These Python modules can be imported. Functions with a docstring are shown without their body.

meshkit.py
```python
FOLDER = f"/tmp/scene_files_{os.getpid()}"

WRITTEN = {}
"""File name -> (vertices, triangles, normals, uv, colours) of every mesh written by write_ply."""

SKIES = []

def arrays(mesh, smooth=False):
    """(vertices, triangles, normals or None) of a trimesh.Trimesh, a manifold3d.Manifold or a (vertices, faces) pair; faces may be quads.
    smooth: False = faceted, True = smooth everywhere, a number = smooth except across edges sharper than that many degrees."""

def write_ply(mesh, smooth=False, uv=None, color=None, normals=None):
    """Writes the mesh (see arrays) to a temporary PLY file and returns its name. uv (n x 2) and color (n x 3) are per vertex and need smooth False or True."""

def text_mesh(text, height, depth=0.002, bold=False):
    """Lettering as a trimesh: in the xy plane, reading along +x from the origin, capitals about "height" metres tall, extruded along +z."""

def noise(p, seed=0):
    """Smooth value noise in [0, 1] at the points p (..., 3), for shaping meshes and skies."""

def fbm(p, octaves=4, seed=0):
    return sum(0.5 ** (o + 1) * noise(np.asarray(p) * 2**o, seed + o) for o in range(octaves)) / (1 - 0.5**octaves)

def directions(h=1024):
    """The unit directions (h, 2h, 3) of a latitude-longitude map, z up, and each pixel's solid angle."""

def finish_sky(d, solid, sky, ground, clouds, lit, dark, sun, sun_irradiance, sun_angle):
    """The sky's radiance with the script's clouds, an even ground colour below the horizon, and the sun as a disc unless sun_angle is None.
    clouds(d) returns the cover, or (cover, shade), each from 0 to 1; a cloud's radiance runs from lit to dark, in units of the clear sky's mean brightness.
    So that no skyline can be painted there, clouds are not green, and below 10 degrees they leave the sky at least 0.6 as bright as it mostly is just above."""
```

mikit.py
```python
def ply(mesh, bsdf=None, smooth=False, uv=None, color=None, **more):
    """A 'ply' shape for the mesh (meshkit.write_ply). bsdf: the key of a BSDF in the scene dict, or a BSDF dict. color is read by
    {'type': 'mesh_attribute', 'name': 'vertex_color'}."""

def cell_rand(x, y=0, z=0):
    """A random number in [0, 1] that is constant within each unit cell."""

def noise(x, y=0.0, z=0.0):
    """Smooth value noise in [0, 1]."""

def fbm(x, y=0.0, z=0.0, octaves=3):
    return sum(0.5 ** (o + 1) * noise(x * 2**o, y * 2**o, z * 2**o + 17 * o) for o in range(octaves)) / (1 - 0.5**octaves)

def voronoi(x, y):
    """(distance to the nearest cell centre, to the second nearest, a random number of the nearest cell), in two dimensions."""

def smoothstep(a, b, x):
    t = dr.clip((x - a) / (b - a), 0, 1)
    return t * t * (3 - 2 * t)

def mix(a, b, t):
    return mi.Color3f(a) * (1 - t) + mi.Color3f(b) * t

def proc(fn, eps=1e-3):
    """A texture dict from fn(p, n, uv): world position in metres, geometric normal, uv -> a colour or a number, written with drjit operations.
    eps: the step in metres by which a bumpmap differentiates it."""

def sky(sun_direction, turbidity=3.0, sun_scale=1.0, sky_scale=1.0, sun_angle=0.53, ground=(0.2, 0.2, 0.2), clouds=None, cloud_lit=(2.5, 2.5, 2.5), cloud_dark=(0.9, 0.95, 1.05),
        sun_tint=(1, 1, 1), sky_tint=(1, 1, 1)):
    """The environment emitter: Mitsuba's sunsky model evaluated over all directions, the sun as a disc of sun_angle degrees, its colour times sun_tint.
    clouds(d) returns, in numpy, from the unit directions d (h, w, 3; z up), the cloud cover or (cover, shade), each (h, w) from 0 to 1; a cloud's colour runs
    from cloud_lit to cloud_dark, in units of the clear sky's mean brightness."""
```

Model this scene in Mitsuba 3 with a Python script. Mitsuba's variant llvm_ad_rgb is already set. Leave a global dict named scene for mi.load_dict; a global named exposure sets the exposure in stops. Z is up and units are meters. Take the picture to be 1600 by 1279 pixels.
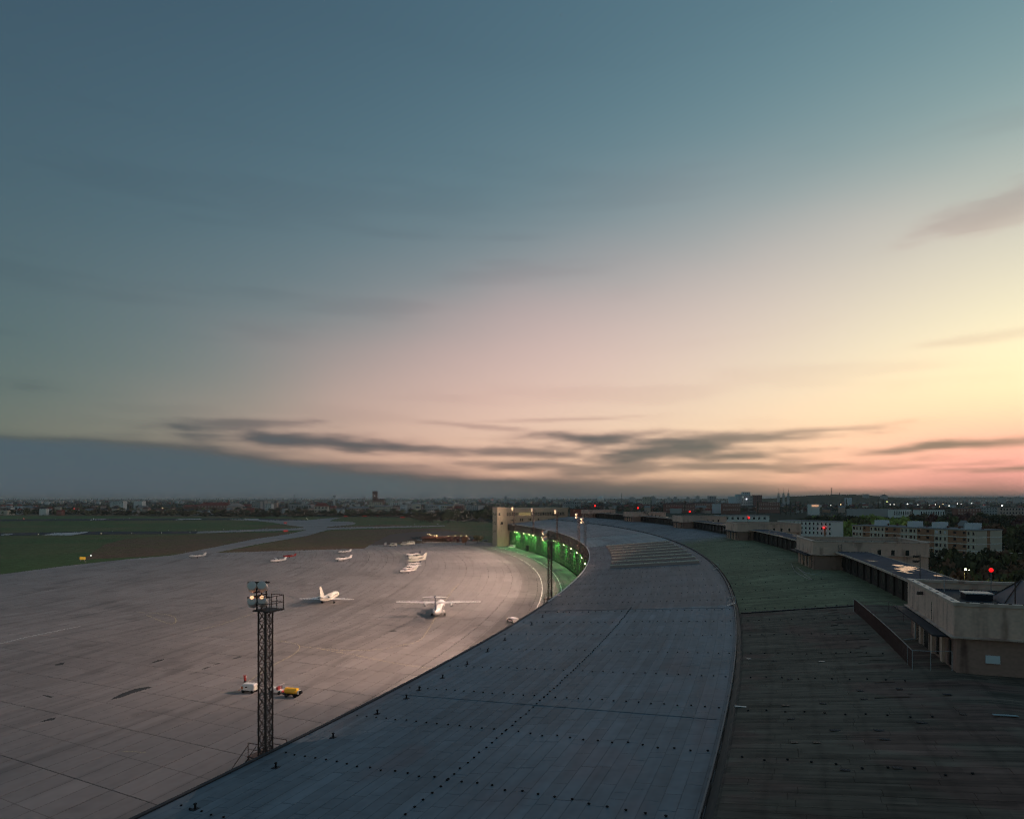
import math
import numpy as np
import trimesh
import mitsuba as mi
import drjit as dr
import mikit
import meshkit
from mikit import noise, fbm, cell_rand, smoothstep, mix

T = mi.ScalarTransform4f
rng = np.random.default_rng(7)
scene, labels = {}, {}

# ------------------------------------------------------------------ camera, sky, exposure
H = 37.5                      # the camera's height over the apron, metres
FOC = 1060.0 / 1600.0         # focal length over picture width
exposure = 2.3
scene['camera'] = {'type': 'perspective', 'fov': 2 * math.degrees(math.atan(0.5 / FOC)), 'fov_axis': 'x', 'near_clip': 0.5, 'far_clip': 60000.0,
                   'principal_point_offset_x': 0.0, 'principal_point_offset_y': -(778 - 639.5) / 1279.0,
                   'to_world': T().look_at(origin=[0, 0, H], target=[0, 1, H], up=[0, 0, 1])}

def sig(x):
    return 1 / (1 + np.exp(-np.clip(x, -50, 50)))


def clouds(d):
    """Thin high veil lit by the afterglow, a slate bank low over the horizon and wind-drawn streaks."""
    az = np.degrees(np.arctan2(d[..., 0], d[..., 1]))
    el = np.degrees(np.arcsin(np.clip(d[..., 2], -1, 1)))
    off = np.abs((az - 40 + 180) % 360 - 180)
    wave = meshkit.fbm(np.stack([az / 14, el / 5, az * 0], -1), 3, seed=3) - 0.5
    shade = sig((np.hypot(off, 2.7 * el) - 56.2 + 5 * wave) / 7.5)
    turn = np.minimum(off, 78) - np.maximum(off - 120, 0) * 0.4
    up = np.minimum(el, 34)
    cover = sig(-0.33 - 0.036 * up + 3.27 * np.exp(-(off / 17.3) ** 2 - (el / 6) ** 2) + 0.0226 * turn + 0.0008 * up ** 2 - 0.012 * np.maximum(el - 34, 0))
    # the bank: thick away from the afterglow, thinning and sinking towards it
    n1 = meshkit.fbm(np.stack([az / 9, el / 0.9, az * 0], -1), 4, seed=11) - 0.5
    n2 = meshkit.fbm(np.stack([az / 30, el / 3.0, az * 0 + 5], -1), 3, seed=12) - 0.5
    top = np.interp(off, [0, 10, 17, 29, 40, 48, 53, 64, 77, 180], [0.75, 0.95, 1.25, 1.75, 2.1, 2.6, 3.0, 3.95, 4.4, 5.0])
    n3 = meshkit.fbm(np.stack([az / 2.5, el / 0.35, az * 0 + 2], -1), 3, seed=14) - 0.5
    bank = sig((top + 0.35 * n3 + 1.2 * n1 + 0.6 * n2 - el) / np.interp(off, [0, 40, 78], [0.34, 0.26, 0.2])) * np.interp(off, [0, 12, 30, 50, 70], [0.8, 0.86, 0.95, 1.0, 1.0])
    # streaks: long lenses of torn cloud, and fainter ones all round
    torn = meshkit.fbm(np.stack([az / 3.2, el / 0.42, az * 0], -1), 4, seed=21) - 0.5
    bend = meshkit.fbm(np.stack([az / 7, el * 0, az * 0], -1), 2, seed=22) - 0.5
    st = 0 * az
    for a, e, wa, we, tilt, k in [(-16.5, 4.6, 9.5, 0.62, -0.085, 0.95), (-20.5, 6.0, 4.5, 0.4, -0.01, 0.65), (-8.5, 3.9, 6.5, 0.42, -0.05, 0.85), (6.8, 5.1, 4.6, 0.55, 0.0, 0.95),
                                  (12.5, 3.6, 9.5, 1.0, -0.02, 0.95), (1.5, 3.7, 7.5, 0.45, -0.02, 0.85), (17, 4.6, 7.5, 0.46, 0.055, 0.85), (23.5, 5.2, 5.0, 0.24, 0.055, 0.65),
                                  (16, 2.4, 11, 0.5, 0.01, 0.8), (7, 2.7, 13, 0.4, 0.0, 0.8), (-2, 5.9, 4, 0.2, -0.06, 0.4), (5, 6.6, 6, 0.14, 0.03, 0.35), (33.5, 3.7, 5.5, 0.32, 0.035, 0.85), (37.5, 2.0, 4.0, 0.2, 0.02, 0.8),
                                  (26, 2.2, 8, 0.16, 0.02, 0.5), (35.5, 18.8, 4.0, 0.95, 0.14, 0.36), (39, 19.9, 3.5, 0.8, 0.12, 0.3), (35, 10.9, 4, 0.3, 0.03, 0.22), (52, 4.3, 8, 0.4, 0.02, 0.7), (68, 6, 10, 0.5, 0, 0.6), (-52, 8, 12, 0.6, 0.0, 0.5), (-75, 9, 14, 0.9, 0, 0.5)]:
        u, v = (az - a) / wa, (el - e - tilt * (az - a)) / we + 1.6 * bend
        st = np.maximum(st, k * sig((1 - np.hypot(u, v) + 1.35 * torn) / 0.24))
    far = meshkit.fbm(np.stack([az / 20, el / 2.2, az * 0 + 9], -1), 4, seed=31)
    st = np.maximum(st, 0.4 * sig((far - 0.66) / 0.03) * sig((el - 5) / 1.5) * sig((26 - el) / 4) * 0.35)
    k = 1 - (1 - bank) * (1 - st)
    thick = np.interp(off, [0, 15, 40, 70, 90], [0.93, 0.935, 0.95, 0.955, 0.95])
    return cover + (np.maximum(thick, cover) - cover) * k, shade * (1 - k) + k


_az, _el = math.radians(40), math.radians(4)
scene['sky'] = mikit.sky([math.sin(_az) * math.cos(_el), math.cos(_az) * math.cos(_el), math.sin(_el)], turbidity=2.0, sun_scale=0.0, sky_tint=(1.45, 2.20, 2.32),
                         ground=(0.08, 0.08, 0.08), clouds=clouds, cloud_lit=(3.925, 1.393, 1.352), cloud_dark=(.09, .141, .243))
scene['sky']['sampling_weight'] = 16.0

# the floodlights that are lit stand on the masts (their beams: flood() below), the hangar lamps hang under the eave
FLOOD = 4900.0
FLOOD_TINT = np.array([1.0, 0.69, 0.52])
DOOR_LAMP = 50.0
DOOR_TINT = np.array([0.28, 1.0, 0.25])

# ------------------------------------------------------------------ places
CX, CY = -668.8, 314.2        # the centre of the curved building: r, a (degrees) are polar about it
R_EAVE, R_STEP, R_TOWER = 700.27, 733.7, 751.4


def zroof(r):
    return float(np.interp(r, [690, R_EAVE, R_STEP, R_TOWER, 800], [17.5, 17.5, 20.62, 22.74, 22.74]))


def P(r, a, z=0.0):
    return np.array([CX + r * math.cos(math.radians(a)), CY + r * math.sin(math.radians(a)), z])


def ground(x, y, z=0.0):
    """The point at height z on the sight line measured in the photograph (its pixels)."""
    Y = 1060.0 * (H - z) / (y - 778.0)
    return np.array([(x - 800) * Y / 1060.0, Y, z])


def along(x, Y, y=None, z=0.0):
    """A point at distance Y along the view, at picture column x (and row y)."""
    return np.array([(x - 800) * Y / 1060.0, Y, z if y is None else H - (y - 778.0) * Y / 1060.0])


# ------------------------------------------------------------------ entries, names, labels
_count = {}


def numbered(name):
    n = _count.get(name, 0)
    _count[name] = n + 1
    return name if n == 0 else f'{name}_{n:03d}'


def thing(name, label, cat, group=None):
    key = numbered(name)
    labels[key] = {'label': label, 'category': cat}
    if group:
        labels[key]['group'] = group
    return key


def put(parent, name, shape, mat=None, smooth=False, kind=None, label=None, **more):
    """One entry of the scene; shape: a mesh, or a ready ply dict (shared between alike pieces)."""
    key = numbered(f'{parent}__{name}' if parent else name)
    scene[key] = {**shape, **more} if isinstance(shape, dict) else mikit.ply(shape, 'mat_' + mat, smooth=smooth, **more)
    if isinstance(shape, dict) and mat:
        scene[key]['bsdf'] = {'type': 'ref', 'id': 'mat_' + mat}
    if kind or label:
        labels[key] = {k: v for k, v in (('kind', kind), ('label', label)) if v}
    return key


def solo(name, label, cat, mesh, mat, smooth=False, group=None, **more):
    key = thing(name, label, cat, group)
    scene[key] = mikit.ply(mesh, 'mat_' + mat, smooth=smooth, **more)
    return key


def structure(name, mesh, mat, smooth=False):
    key = numbered(name)
    scene[key] = mikit.ply(mesh, 'mat_' + mat, smooth=smooth)
    labels[key] = {'kind': 'structure'}
    return key


class MB:
    """Collects simple solids into one mesh."""

    def __init__(self):
        self.v, self.f, self.n = [], [], 0

    def add(self, v, f):
        v, f = np.asarray(v, float), np.asarray(f, int)
        if f.shape[1] == 4:
            f = np.vstack([f[:, [0, 1, 2]], f[:, [0, 2, 3]]])
        self.v.append(v)
        self.f.append(f + self.n)
        self.n += len(v)
        return self

    def mesh(self):
        return np.vstack(self.v), np.vstack(self.f)

    def frame(self, o, x, y, z):
        """Box with corner o and edge vectors x, y, z (right-handed)."""
        o, x, y, z = (np.asarray(q, float) for q in (o, x, y, z))
        v = [o + i * x + j * y + k * z for k in (0, 1) for j in (0, 1) for i in (0, 1)]
        return self.add(v, [[0, 2, 3, 1], [4, 5, 7, 6], [0, 1, 5, 4], [2, 6, 7, 3], [0, 4, 6, 2], [1, 3, 7, 5]])

    def box(self, c, s, yaw=0.0):
        cs, sn = math.cos(yaw), math.sin(yaw)
        x, y, z = np.array([cs, sn, 0]) * s[0], np.array([-sn, cs, 0]) * s[1], np.array([0, 0, s[2]])
        return self.frame(np.asarray(c, float) - x / 2 - y / 2 - z / 2, x, y, z)

    def bar(self, p, q, w, h=None):
        p, q = np.asarray(p, float), np.asarray(q, float)
        d = q - p
        L = np.linalg.norm(d)
        up = np.array([0, 0, 1.0]) if abs(d[2]) < 0.95 * L else np.array([1.0, 0, 0])
        s = np.cross(d, up)
        s = s / np.linalg.norm(s) * w
        u = np.cross(s, d)
        u = u / np.linalg.norm(u) * (h or w)
        return self.frame(p - s / 2 - u / 2, d, u, -s) if np.dot(np.cross(d, u), -s) > 0 else self.frame(p - s / 2 - u / 2, d, s, u)

    def tube(self, p, q, r, r2=None, n=8, caps=True):
        p, q = np.asarray(p, float), np.asarray(q, float)
        d = (q - p) / np.linalg.norm(q - p)
        a = np.cross(d, [0, 0, 1.0] if abs(d[2]) < 0.9 else [1.0, 0, 0])
        a /= np.linalg.norm(a)
        b = np.cross(d, a)
        t = np.arange(n) * 2 * math.pi / n
        ring = np.cos(t)[:, None] * a + np.sin(t)[:, None] * b
        v = np.vstack([p + ring * r, q + ring * (r if r2 is None else r2), [p, q]])
        i = np.arange(n)
        j = (i + 1) % n
        f = [np.stack([i, j, j + n], 1), np.stack([i, j + n, i + n], 1)]
        if caps:
            f += [np.stack([j, i, i * 0 + 2 * n], 1), np.stack([i + n, j + n, i * 0 + 2 * n + 1], 1)]
        return self.add(v, np.vstack(f))

    def loft(self, rings, caps=True):
        """Rings of equal point count, joined in order."""
        rings = [np.asarray(r, float) for r in rings]
        n, m = len(rings[0]), len(rings)
        v = np.vstack(rings)
        i = np.arange(n)
        j = (i + 1) % n
        f = [np.vstack([np.stack([k * n + i, k * n + j, (k + 1) * n + j], 1), np.stack([k * n + i, (k + 1) * n + j, (k + 1) * n + i], 1)]) for k in range(m - 1)]
        if caps:
            v = np.vstack([v, rings[0].mean(0), rings[-1].mean(0)])
            f += [np.stack([j, i, i * 0 + m * n], 1), np.stack([(m - 1) * n + i, (m - 1) * n + j, i * 0 + m * n + 1], 1)]
        return self.add(v, np.vstack(f))

    def arc(self, r0, r1, a0, a1, z0, z1, n=None, zf=None):
        """Curved block between two radii and two angles; zf(r) is added to both heights."""
        n = n or max(1, int(abs(a1 - a0) / 0.6))
        zf = zf or (lambda r: 0.0)
        v = []
        for k in range(n + 1):
            a = a0 + (a1 - a0) * k / n
            v += [P(r0, a, z0 + zf(r0)), P(r1, a, z0 + zf(r1)), P(r1, a, z1 + zf(r1)), P(r0, a, z1 + zf(r0))]
        f = []
        for k in range(n):
            b = 4 * k
            for e in range(4):
                g = (e + 1) % 4
                f.append([b + e, b + 4 + e, b + 4 + g, b + g])
        f.append([0, 1, 2, 3])
        f.append([4 * n + 3, 4 * n + 2, 4 * n + 1, 4 * n])
        return self.add(v, f)


UNIT = mikit.ply(MB().box([0, 0, 0], [1, 1, 1]).mesh())
ROD = mikit.ply(MB().tube([0, 0, 0], [0, 0, 1], 1.0, n=8).mesh(), smooth=40)
BALL = mikit.ply(trimesh.creation.icosphere(subdivisions=2, radius=1.0), smooth=True)


def placed(o, x, y, z):
    """to_world of the unit cube so that it fills the box with corner o and edges x, y, z."""
    o, x, y, z = (np.asarray(q, float) for q in (o, x, y, z))
    m = np.eye(4)
    m[:3, 0], m[:3, 1], m[:3, 2], m[:3, 3] = x, y, z, o + (x + y + z) / 2
    return T(m)


def rod(p, q, r):
    p, q = np.asarray(p, float), np.asarray(q, float)
    d = q - p
    a = np.cross(d, [0, 0, 1.0] if abs(d[2]) < 0.9 * np.linalg.norm(d) else [1.0, 0, 0])
    a /= np.linalg.norm(a)
    b = np.cross(d, a)
    b /= np.linalg.norm(b)
    m = np.eye(4)
    m[:3, 0], m[:3, 1], m[:3, 2], m[:3, 3] = a * r, b * r, d, p
    return T(m)


def sheet(points, z):
    """A flat polygon at height z."""
    from shapely.geometry import Polygon
    poly = Polygon([(p[0], p[1]) for p in points]).buffer(0)
    v, f = trimesh.creation.triangulate_polygon(poly, engine='earcut')
    v = np.column_stack([v, np.full(len(v), z)])
    nrm = np.cross(v[f[:, 1]] - v[f[:, 0]], v[f[:, 2]] - v[f[:, 0]])[:, 2]
    f = np.where(nrm[:, None] < 0, f[:, ::-1], f)
    return v, f


def glow(rgb, strength):
    return {'type': 'area', 'radiance': {'type': 'rgb', 'value': [float(c) * strength for c in rgb]}, 'sampling_weight': 0.0}


def bulb(parent, name, c, r, rgb, strength, mat='lamp_glass', label=None):
    return put(parent, name, BALL, mat, label=label, to_world=T().translate([float(q) for q in c]).scale(float(r)), emitter=glow(rgb, strength))


def smooth_line(pts, n=12):
    """Catmull-Rom curve through the points."""
    p = [np.asarray(q, float) for q in pts]
    p = [2 * p[0] - p[1]] + p + [2 * p[-1] - p[-2]]
    out = []
    for i in range(1, len(p) - 2):
        for k in range(n):
            t = k / n
            out.append(0.5 * (2 * p[i] + (p[i + 1] - p[i - 1]) * t + (2 * p[i - 1] - 5 * p[i] + 4 * p[i + 1] - p[i + 2]) * t * t + (3 * p[i] - p[i - 1] - 3 * p[i + 1] + p[i + 2]) * t ** 3))
    return out + [p[-2]]


def ribbon(pts, w, z):
    """A painted line of width w along a curve on the ground."""
    p = np.array([q[:2] for q in smooth_line(pts)])
    t = np.gradient(p, axis=0)
    t /= np.linalg.norm(t, axis=1, keepdims=True)
    s = np.column_stack([-t[:, 1], t[:, 0]]) * w / 2
    n = len(p)
    v = np.vstack([np.column_stack([p - s, np.full(n, z)]), np.column_stack([p + s, np.full(n, z)])])
    i = np.arange(n - 1)
    return v, np.vstack([np.stack([i, i + 1, i + 1 + n], 1), np.stack([i, i + 1 + n, i + n], 1)])


# ------------------------------------------------------------------ materials
def rgb(*c):
    return {'type': 'rgb', 'value': list(map(float, c))}


def two(d):
    return {'type': 'twosided', 'bsdf': d}


def plain(name, c, rough=0.6, spec=0.3, metal=0.0, **more):
    scene['mat_' + name] = two({'type': 'principled', 'base_color': c if isinstance(c, dict) else rgb(*c), 'roughness': rough, 'specular': spec, 'metallic': metal, **more})


def polar(p):
    x, y = p.x - CX, p.y - CY
    return dr.sqrt(x * x + y * y), dr.atan2(y, x) * (180 / math.pi)


SLAB_R, SLAB_A, SKEW = 11.3, 1.4, 0.011


def slab_cell(p):
    r, a = polar(p)
    u = (r - 635.0) / SLAB_R
    v = (a + 20.1 + SKEW * (r - 650)) / SLAB_A
    return u, v


def slab_colour(p, n, uv):
    u, v = slab_cell(p)
    tone = 0.245 + 0.02 * (cell_rand(u, v, 1) - 0.5)
    tone = tone + 0.014 * (cell_rand(u * 3, v * 2, 2) - 0.5)
    patch = fbm(p.x * 0.03, p.y * 0.03, 0.0, 4)
    # streaks drawn out along the arcs, where wheels and water ran
    streak = fbm(u * 9.0, v * 0.9, 3.0, 3)
    fine = fbm(p.x * 0.9, p.y * 0.9, 1.0, 3)
    t = tone * (0.74 + 0.30 * patch + 0.16 * streak + 0.16 * fine)
    fu, fv = u * 3 - dr.floor(u * 3), v * 2 - dr.floor(v * 2)
    edge = dr.minimum(dr.minimum(fu, 1 - fu) * 3.77, dr.minimum(fv, 1 - fv) * 7.9)
    t = t * (1 - 0.34 * (1 - smoothstep(0.03, 0.12, edge)))
    pale = smoothstep(0.90, 0.94, cell_rand(u * 3, v * 2, 9))
    t = t * (1 + 0.09 * pale)
    oil = smoothstep(0.66, 0.78, fbm(p.x * 0.11, p.y * 0.11, 7.0, 3))
    t = t * (1 - 0.14 * oil)
    r, a = polar(p)
    t = t * (1 - 0.26 * smoothstep(673.0, 673.4, r))          # the older, darker strip along the building
    tracks = smoothstep(0.55, 0.8, fbm((r + 6 * fbm(a * 0.3, 2.0, 0.0, 2)) * 0.35, a * 0.25, 5.0, 3))
    t = t * (1 - 0.16 * tracks)
    return mi.Color3f(t * 1.0, t * 0.92, t * 0.915)


plain('slab_concrete', mikit.proc(slab_colour), 0.92, 0.1)
plain('tar_joint', (0.035, 0.035, 0.036), 0.8)
plain('tar_patch', (0.055, 0.056, 0.058), 0.75)


def grass_colour(p, n, uv):
    a = fbm(p.x * 0.012, p.y * 0.012, 0.0, 4)
    b = fbm(p.x * 0.004 + p.y * 0.002, p.y * 0.03, 2.0, 3)
    c = fbm(p.x * 0.5, p.y * 0.5, 4.0, 3)
    t = smoothstep(0.35, 0.7, 0.6 * a + 0.4 * b)
    return mix((0.088, 0.126, 0.052), (0.140, 0.125, 0.062), t) * (0.65 + 0.7 * c)


plain('grass', mikit.proc(grass_colour), 0.9, 0.1)


def dry_colour(p, n, uv):
    a = fbm(p.x * 0.02, p.y * 0.02, 0.0, 4)
    b = fbm(p.x * 0.08 + p.y * 0.03, p.y * 0.1, 2.0, 3)
    c = fbm(p.x * 0.6, p.y * 0.6, 4.0, 3)
    t = smoothstep(0.3, 0.7, 0.5 * a + 0.5 * b)
    return mix((0.155, 0.092, 0.064), (0.140, 0.110, 0.055), t) * (0.6 + 0.8 * c)


plain('dry_grass', mikit.proc(dry_colour), 0.9, 0.1)
plain('worn_turf', (0.14, 0.10, 0.09), 0.9, 0.1)
plain('far_land', (0.032, 0.036, 0.026), 0.95, 0.1)


def asphalt_colour(p, n, uv):
    a = fbm(p.x * 0.05, p.y * 0.05, 0.0, 4)
    c = fbm(p.x * 0.5, p.y * 0.5, 4.0, 3)
    t = 0.26 * (0.7 + 0.4 * a + 0.25 * c)
    return mi.Color3f(t * 1.1, t * 0.95, t * 0.92)


plain('taxi_concrete', mikit.proc(asphalt_colour), 0.8, 0.3)
plain('asphalt', (0.055, 0.055, 0.060), 0.85, 0.2)
plain('pale_slab', (0.50, 0.46, 0.45), 0.8, 0.2)
plain('yellow_line', (0.46, 0.38, 0.24), 0.8, 0.2)
plain('white_line', (0.66, 0.64, 0.62), 0.8, 0.2)

BANDS = ((-16.35, -3.2, 0), (-3.2, 1.3, 1), (1.3, 40.0, 2))


def felt_colour(p, n, uv):
    """Roofing felt of the canopy: strips about a metre wide along the arc, lengths patched at different times."""
    r, a = polar(p)
    strip = r - 700.27
    row = cell_rand(strip, 3.0, 1)
    piece = (a + 40 + row * 0.8) / 0.42
    tone = 0.9 + 0.16 * (cell_rand(strip, piece, 5) - 0.5) + 0.12 * (row - 0.5)
    wear = fbm(strip * 0.12, a * 2.0, 1.0, 4)
    run = fbm(strip * 1.4, a * 0.8, 6.0, 3)
    fine = fbm(p.x * 1.4, p.y * 1.4, 2.0, 3)
    tone = tone * (0.46 + 0.50 * wear + 0.36 * run + 0.26 * fine)
    fs = strip - dr.floor(strip)
    fp = piece - dr.floor(piece)
    seam = 1 - smoothstep(0.015, 0.05, dr.minimum(fs, 1 - fs))
    lap = (1 - smoothstep(0.004, 0.012, dr.minimum(fp, 1 - fp)))
    tone = tone * (1 - 0.20 * seam) * (1 - 0.30 * lap)
    base = mi.Color3f(0.182, 0.212, 0.250)
    old = mi.Color3f(0.205, 0.174, 0.188)
    pale = mi.Color3f(0.300, 0.320, 0.340)
    far = mi.Color3f(0.300, 0.275, 0.290)
    c = dr.select(a < -16.35, base, dr.select(a < -3.25, old, dr.select(a < 1.4, pale, far)))
    rust = smoothstep(0.6, 0.78, fbm(strip * 0.25, a * 1.1, 11.0, 3)) * 0.5
    c = c * (1 - rust) + mi.Color3f(0.235, 0.180, 0.200) * rust
    return c * tone


plain('canopy_felt', mikit.proc(felt_colour), 0.62, 0.32)


def hangar_felt_colour(p, n, uv):
    r, a = polar(p)
    s = (r - 733.7 + 0.7 * (fbm(p.x * 0.16, p.y * 0.16, 8.0, 3) - 0.5)) / 3.1
    fs = s - dr.floor(s)
    valley = 1 - smoothstep(0.0, 0.12, dr.minimum(fs, 1 - fs))
    wear = fbm(p.x * 0.12, p.y * 0.12, 1.0, 4)
    fine = fbm(p.x * 1.1, p.y * 1.1, 2.0, 4)
    rib = fbm(r * 0.30, a * 44.0, 3.0, 3)
    tone = (0.05 + 0.5 * wear + 1.05 * rib + 0.42 * fine) * (1 - dr.select(a < -17.03, 0.16, 0.06) * valley)
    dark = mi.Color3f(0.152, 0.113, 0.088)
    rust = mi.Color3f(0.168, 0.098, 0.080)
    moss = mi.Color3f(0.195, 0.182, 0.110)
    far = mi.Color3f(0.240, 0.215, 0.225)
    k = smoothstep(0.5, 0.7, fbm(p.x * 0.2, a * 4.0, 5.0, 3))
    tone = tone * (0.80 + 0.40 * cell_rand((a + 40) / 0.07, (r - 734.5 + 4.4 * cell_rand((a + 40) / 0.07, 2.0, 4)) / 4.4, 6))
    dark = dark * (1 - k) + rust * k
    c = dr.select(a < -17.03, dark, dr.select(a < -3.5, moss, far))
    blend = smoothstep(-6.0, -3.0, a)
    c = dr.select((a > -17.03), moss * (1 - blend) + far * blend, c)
    return c * tone


plain('hangar_felt', mikit.proc(hangar_felt_colour), 0.85, 0.2)


def plaster(base, stain, seed):
    def fn(p, n, uv):
        a = fbm(p.x * 0.5, p.y * 0.5, p.z * 0.5 + seed, 4)
        run = fbm(p.x * 1.6, p.y * 1.6, p.z * 0.16 + seed, 4)
        fine = fbm(p.x * 5, p.y * 5, p.z * 5, 2)
        t = smoothstep(0.48, 0.72, 0.45 * a + 0.55 * run)
        return mix(base, stain, t * 0.9) * (0.78 + 0.3 * fine + 0.14 * a)
    return fn


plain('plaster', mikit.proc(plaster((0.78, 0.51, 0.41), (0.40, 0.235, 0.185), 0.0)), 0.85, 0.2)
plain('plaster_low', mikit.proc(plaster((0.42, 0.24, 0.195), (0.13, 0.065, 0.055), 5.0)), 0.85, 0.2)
plain('coping', mikit.proc(plaster((0.66, 0.48, 0.40), (0.36, 0.19, 0.15), 9.0)), 0.75, 0.3)
plain('block_stone', mikit.proc(plaster((0.50, 0.41, 0.30), (0.38, 0.30, 0.22), 3.0)), 0.85, 0.2)
plain('void', (0.012, 0.012, 0.014), 0.3, 0.5)
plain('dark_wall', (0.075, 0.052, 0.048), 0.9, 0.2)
plain('fascia_sheet', (0.072, 0.062, 0.060), 0.6, 0.3)
plain('dark_steel', (0.085, 0.052, 0.044), 0.6, 0.4)
plain('gutter', (0.035, 0.032, 0.036), 0.6, 0.4)
plain('pale_metal', (0.42, 0.41, 0.42), 0.45, 0.5)
plain('zinc', (0.30, 0.38, 0.42), 0.4, 0.5, 0.35)
plain('bitumen', (0.030, 0.030, 0.040), 0.7, 0.3)
plain('rust_mesh', (0.20, 0.105, 0.095), 0.8, 0.2)
plain('vent_black', (0.014, 0.014, 0.016), 0.7, 0.2)
plain('rib_glass', (0.42, 0.275, 0.235), 0.9, 0.1)
plain('ridge_strip', (0.90, 0.76, 0.62), 0.8, 0.2)
plain('door_green', (0.09, 0.19, 0.075), 0.5, 0.4)
plain('door_seam', (0.03, 0.05, 0.035), 0.6, 0.3)
plain('lamp_glass', (0.6, 0.6, 0.55), 0.3, 0.5)
plain('white_paint', (0.80, 0.76, 0.74), 0.28, 0.5, clearcoat=0.5, clearcoat_gloss=0.8)
plain('cream_paint', (0.70, 0.66, 0.58), 0.3, 0.5, clearcoat=0.5, clearcoat_gloss=0.8)
plain('navy_paint', (0.022, 0.024, 0.05), 0.3, 0.5, clearcoat=0.5)
plain('red_paint', (0.42, 0.035, 0.03), 0.35, 0.5)
plain('orange_paint', (0.60, 0.16, 0.05), 0.4, 0.5)
plain('yellow_paint', (0.90, 0.52, 0.04), 0.4, 0.5)
plain('grey_paint', (0.22, 0.23, 0.25), 0.4, 0.5)
plain('screen_dark', (0.02, 0.022, 0.028), 0.12, 0.6)
plain('tyre', (0.015, 0.015, 0.016), 0.85, 0.2)
plain('frame_sheet', (0.13, 0.12, 0.14), 0.6, 0.3)
plain('pipe_grey', (0.20, 0.19, 0.20), 0.6, 0.3)
plain('drum', (0.92, 0.74, 0.65), 0.4, 0.5)
plain('bark', (0.05, 0.04, 0.03), 0.95, 0.1)
for nm, c in dict(leaf_dark=(0.095, 0.082, 0.046), leaf_green=(0.36, 0.40, 0.11), leaf_light=(0.65, 0.62, 0.17), leaf_brown=(0.24, 0.125, 0.08), leaf_olive=(0.19, 0.165, 0.075), leaf_red=(0.19, 0.075, 0.07)).items():
    scene['mat_' + nm] = two({'type': 'diffuse', 'reflectance': rgb(*c)})
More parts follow.
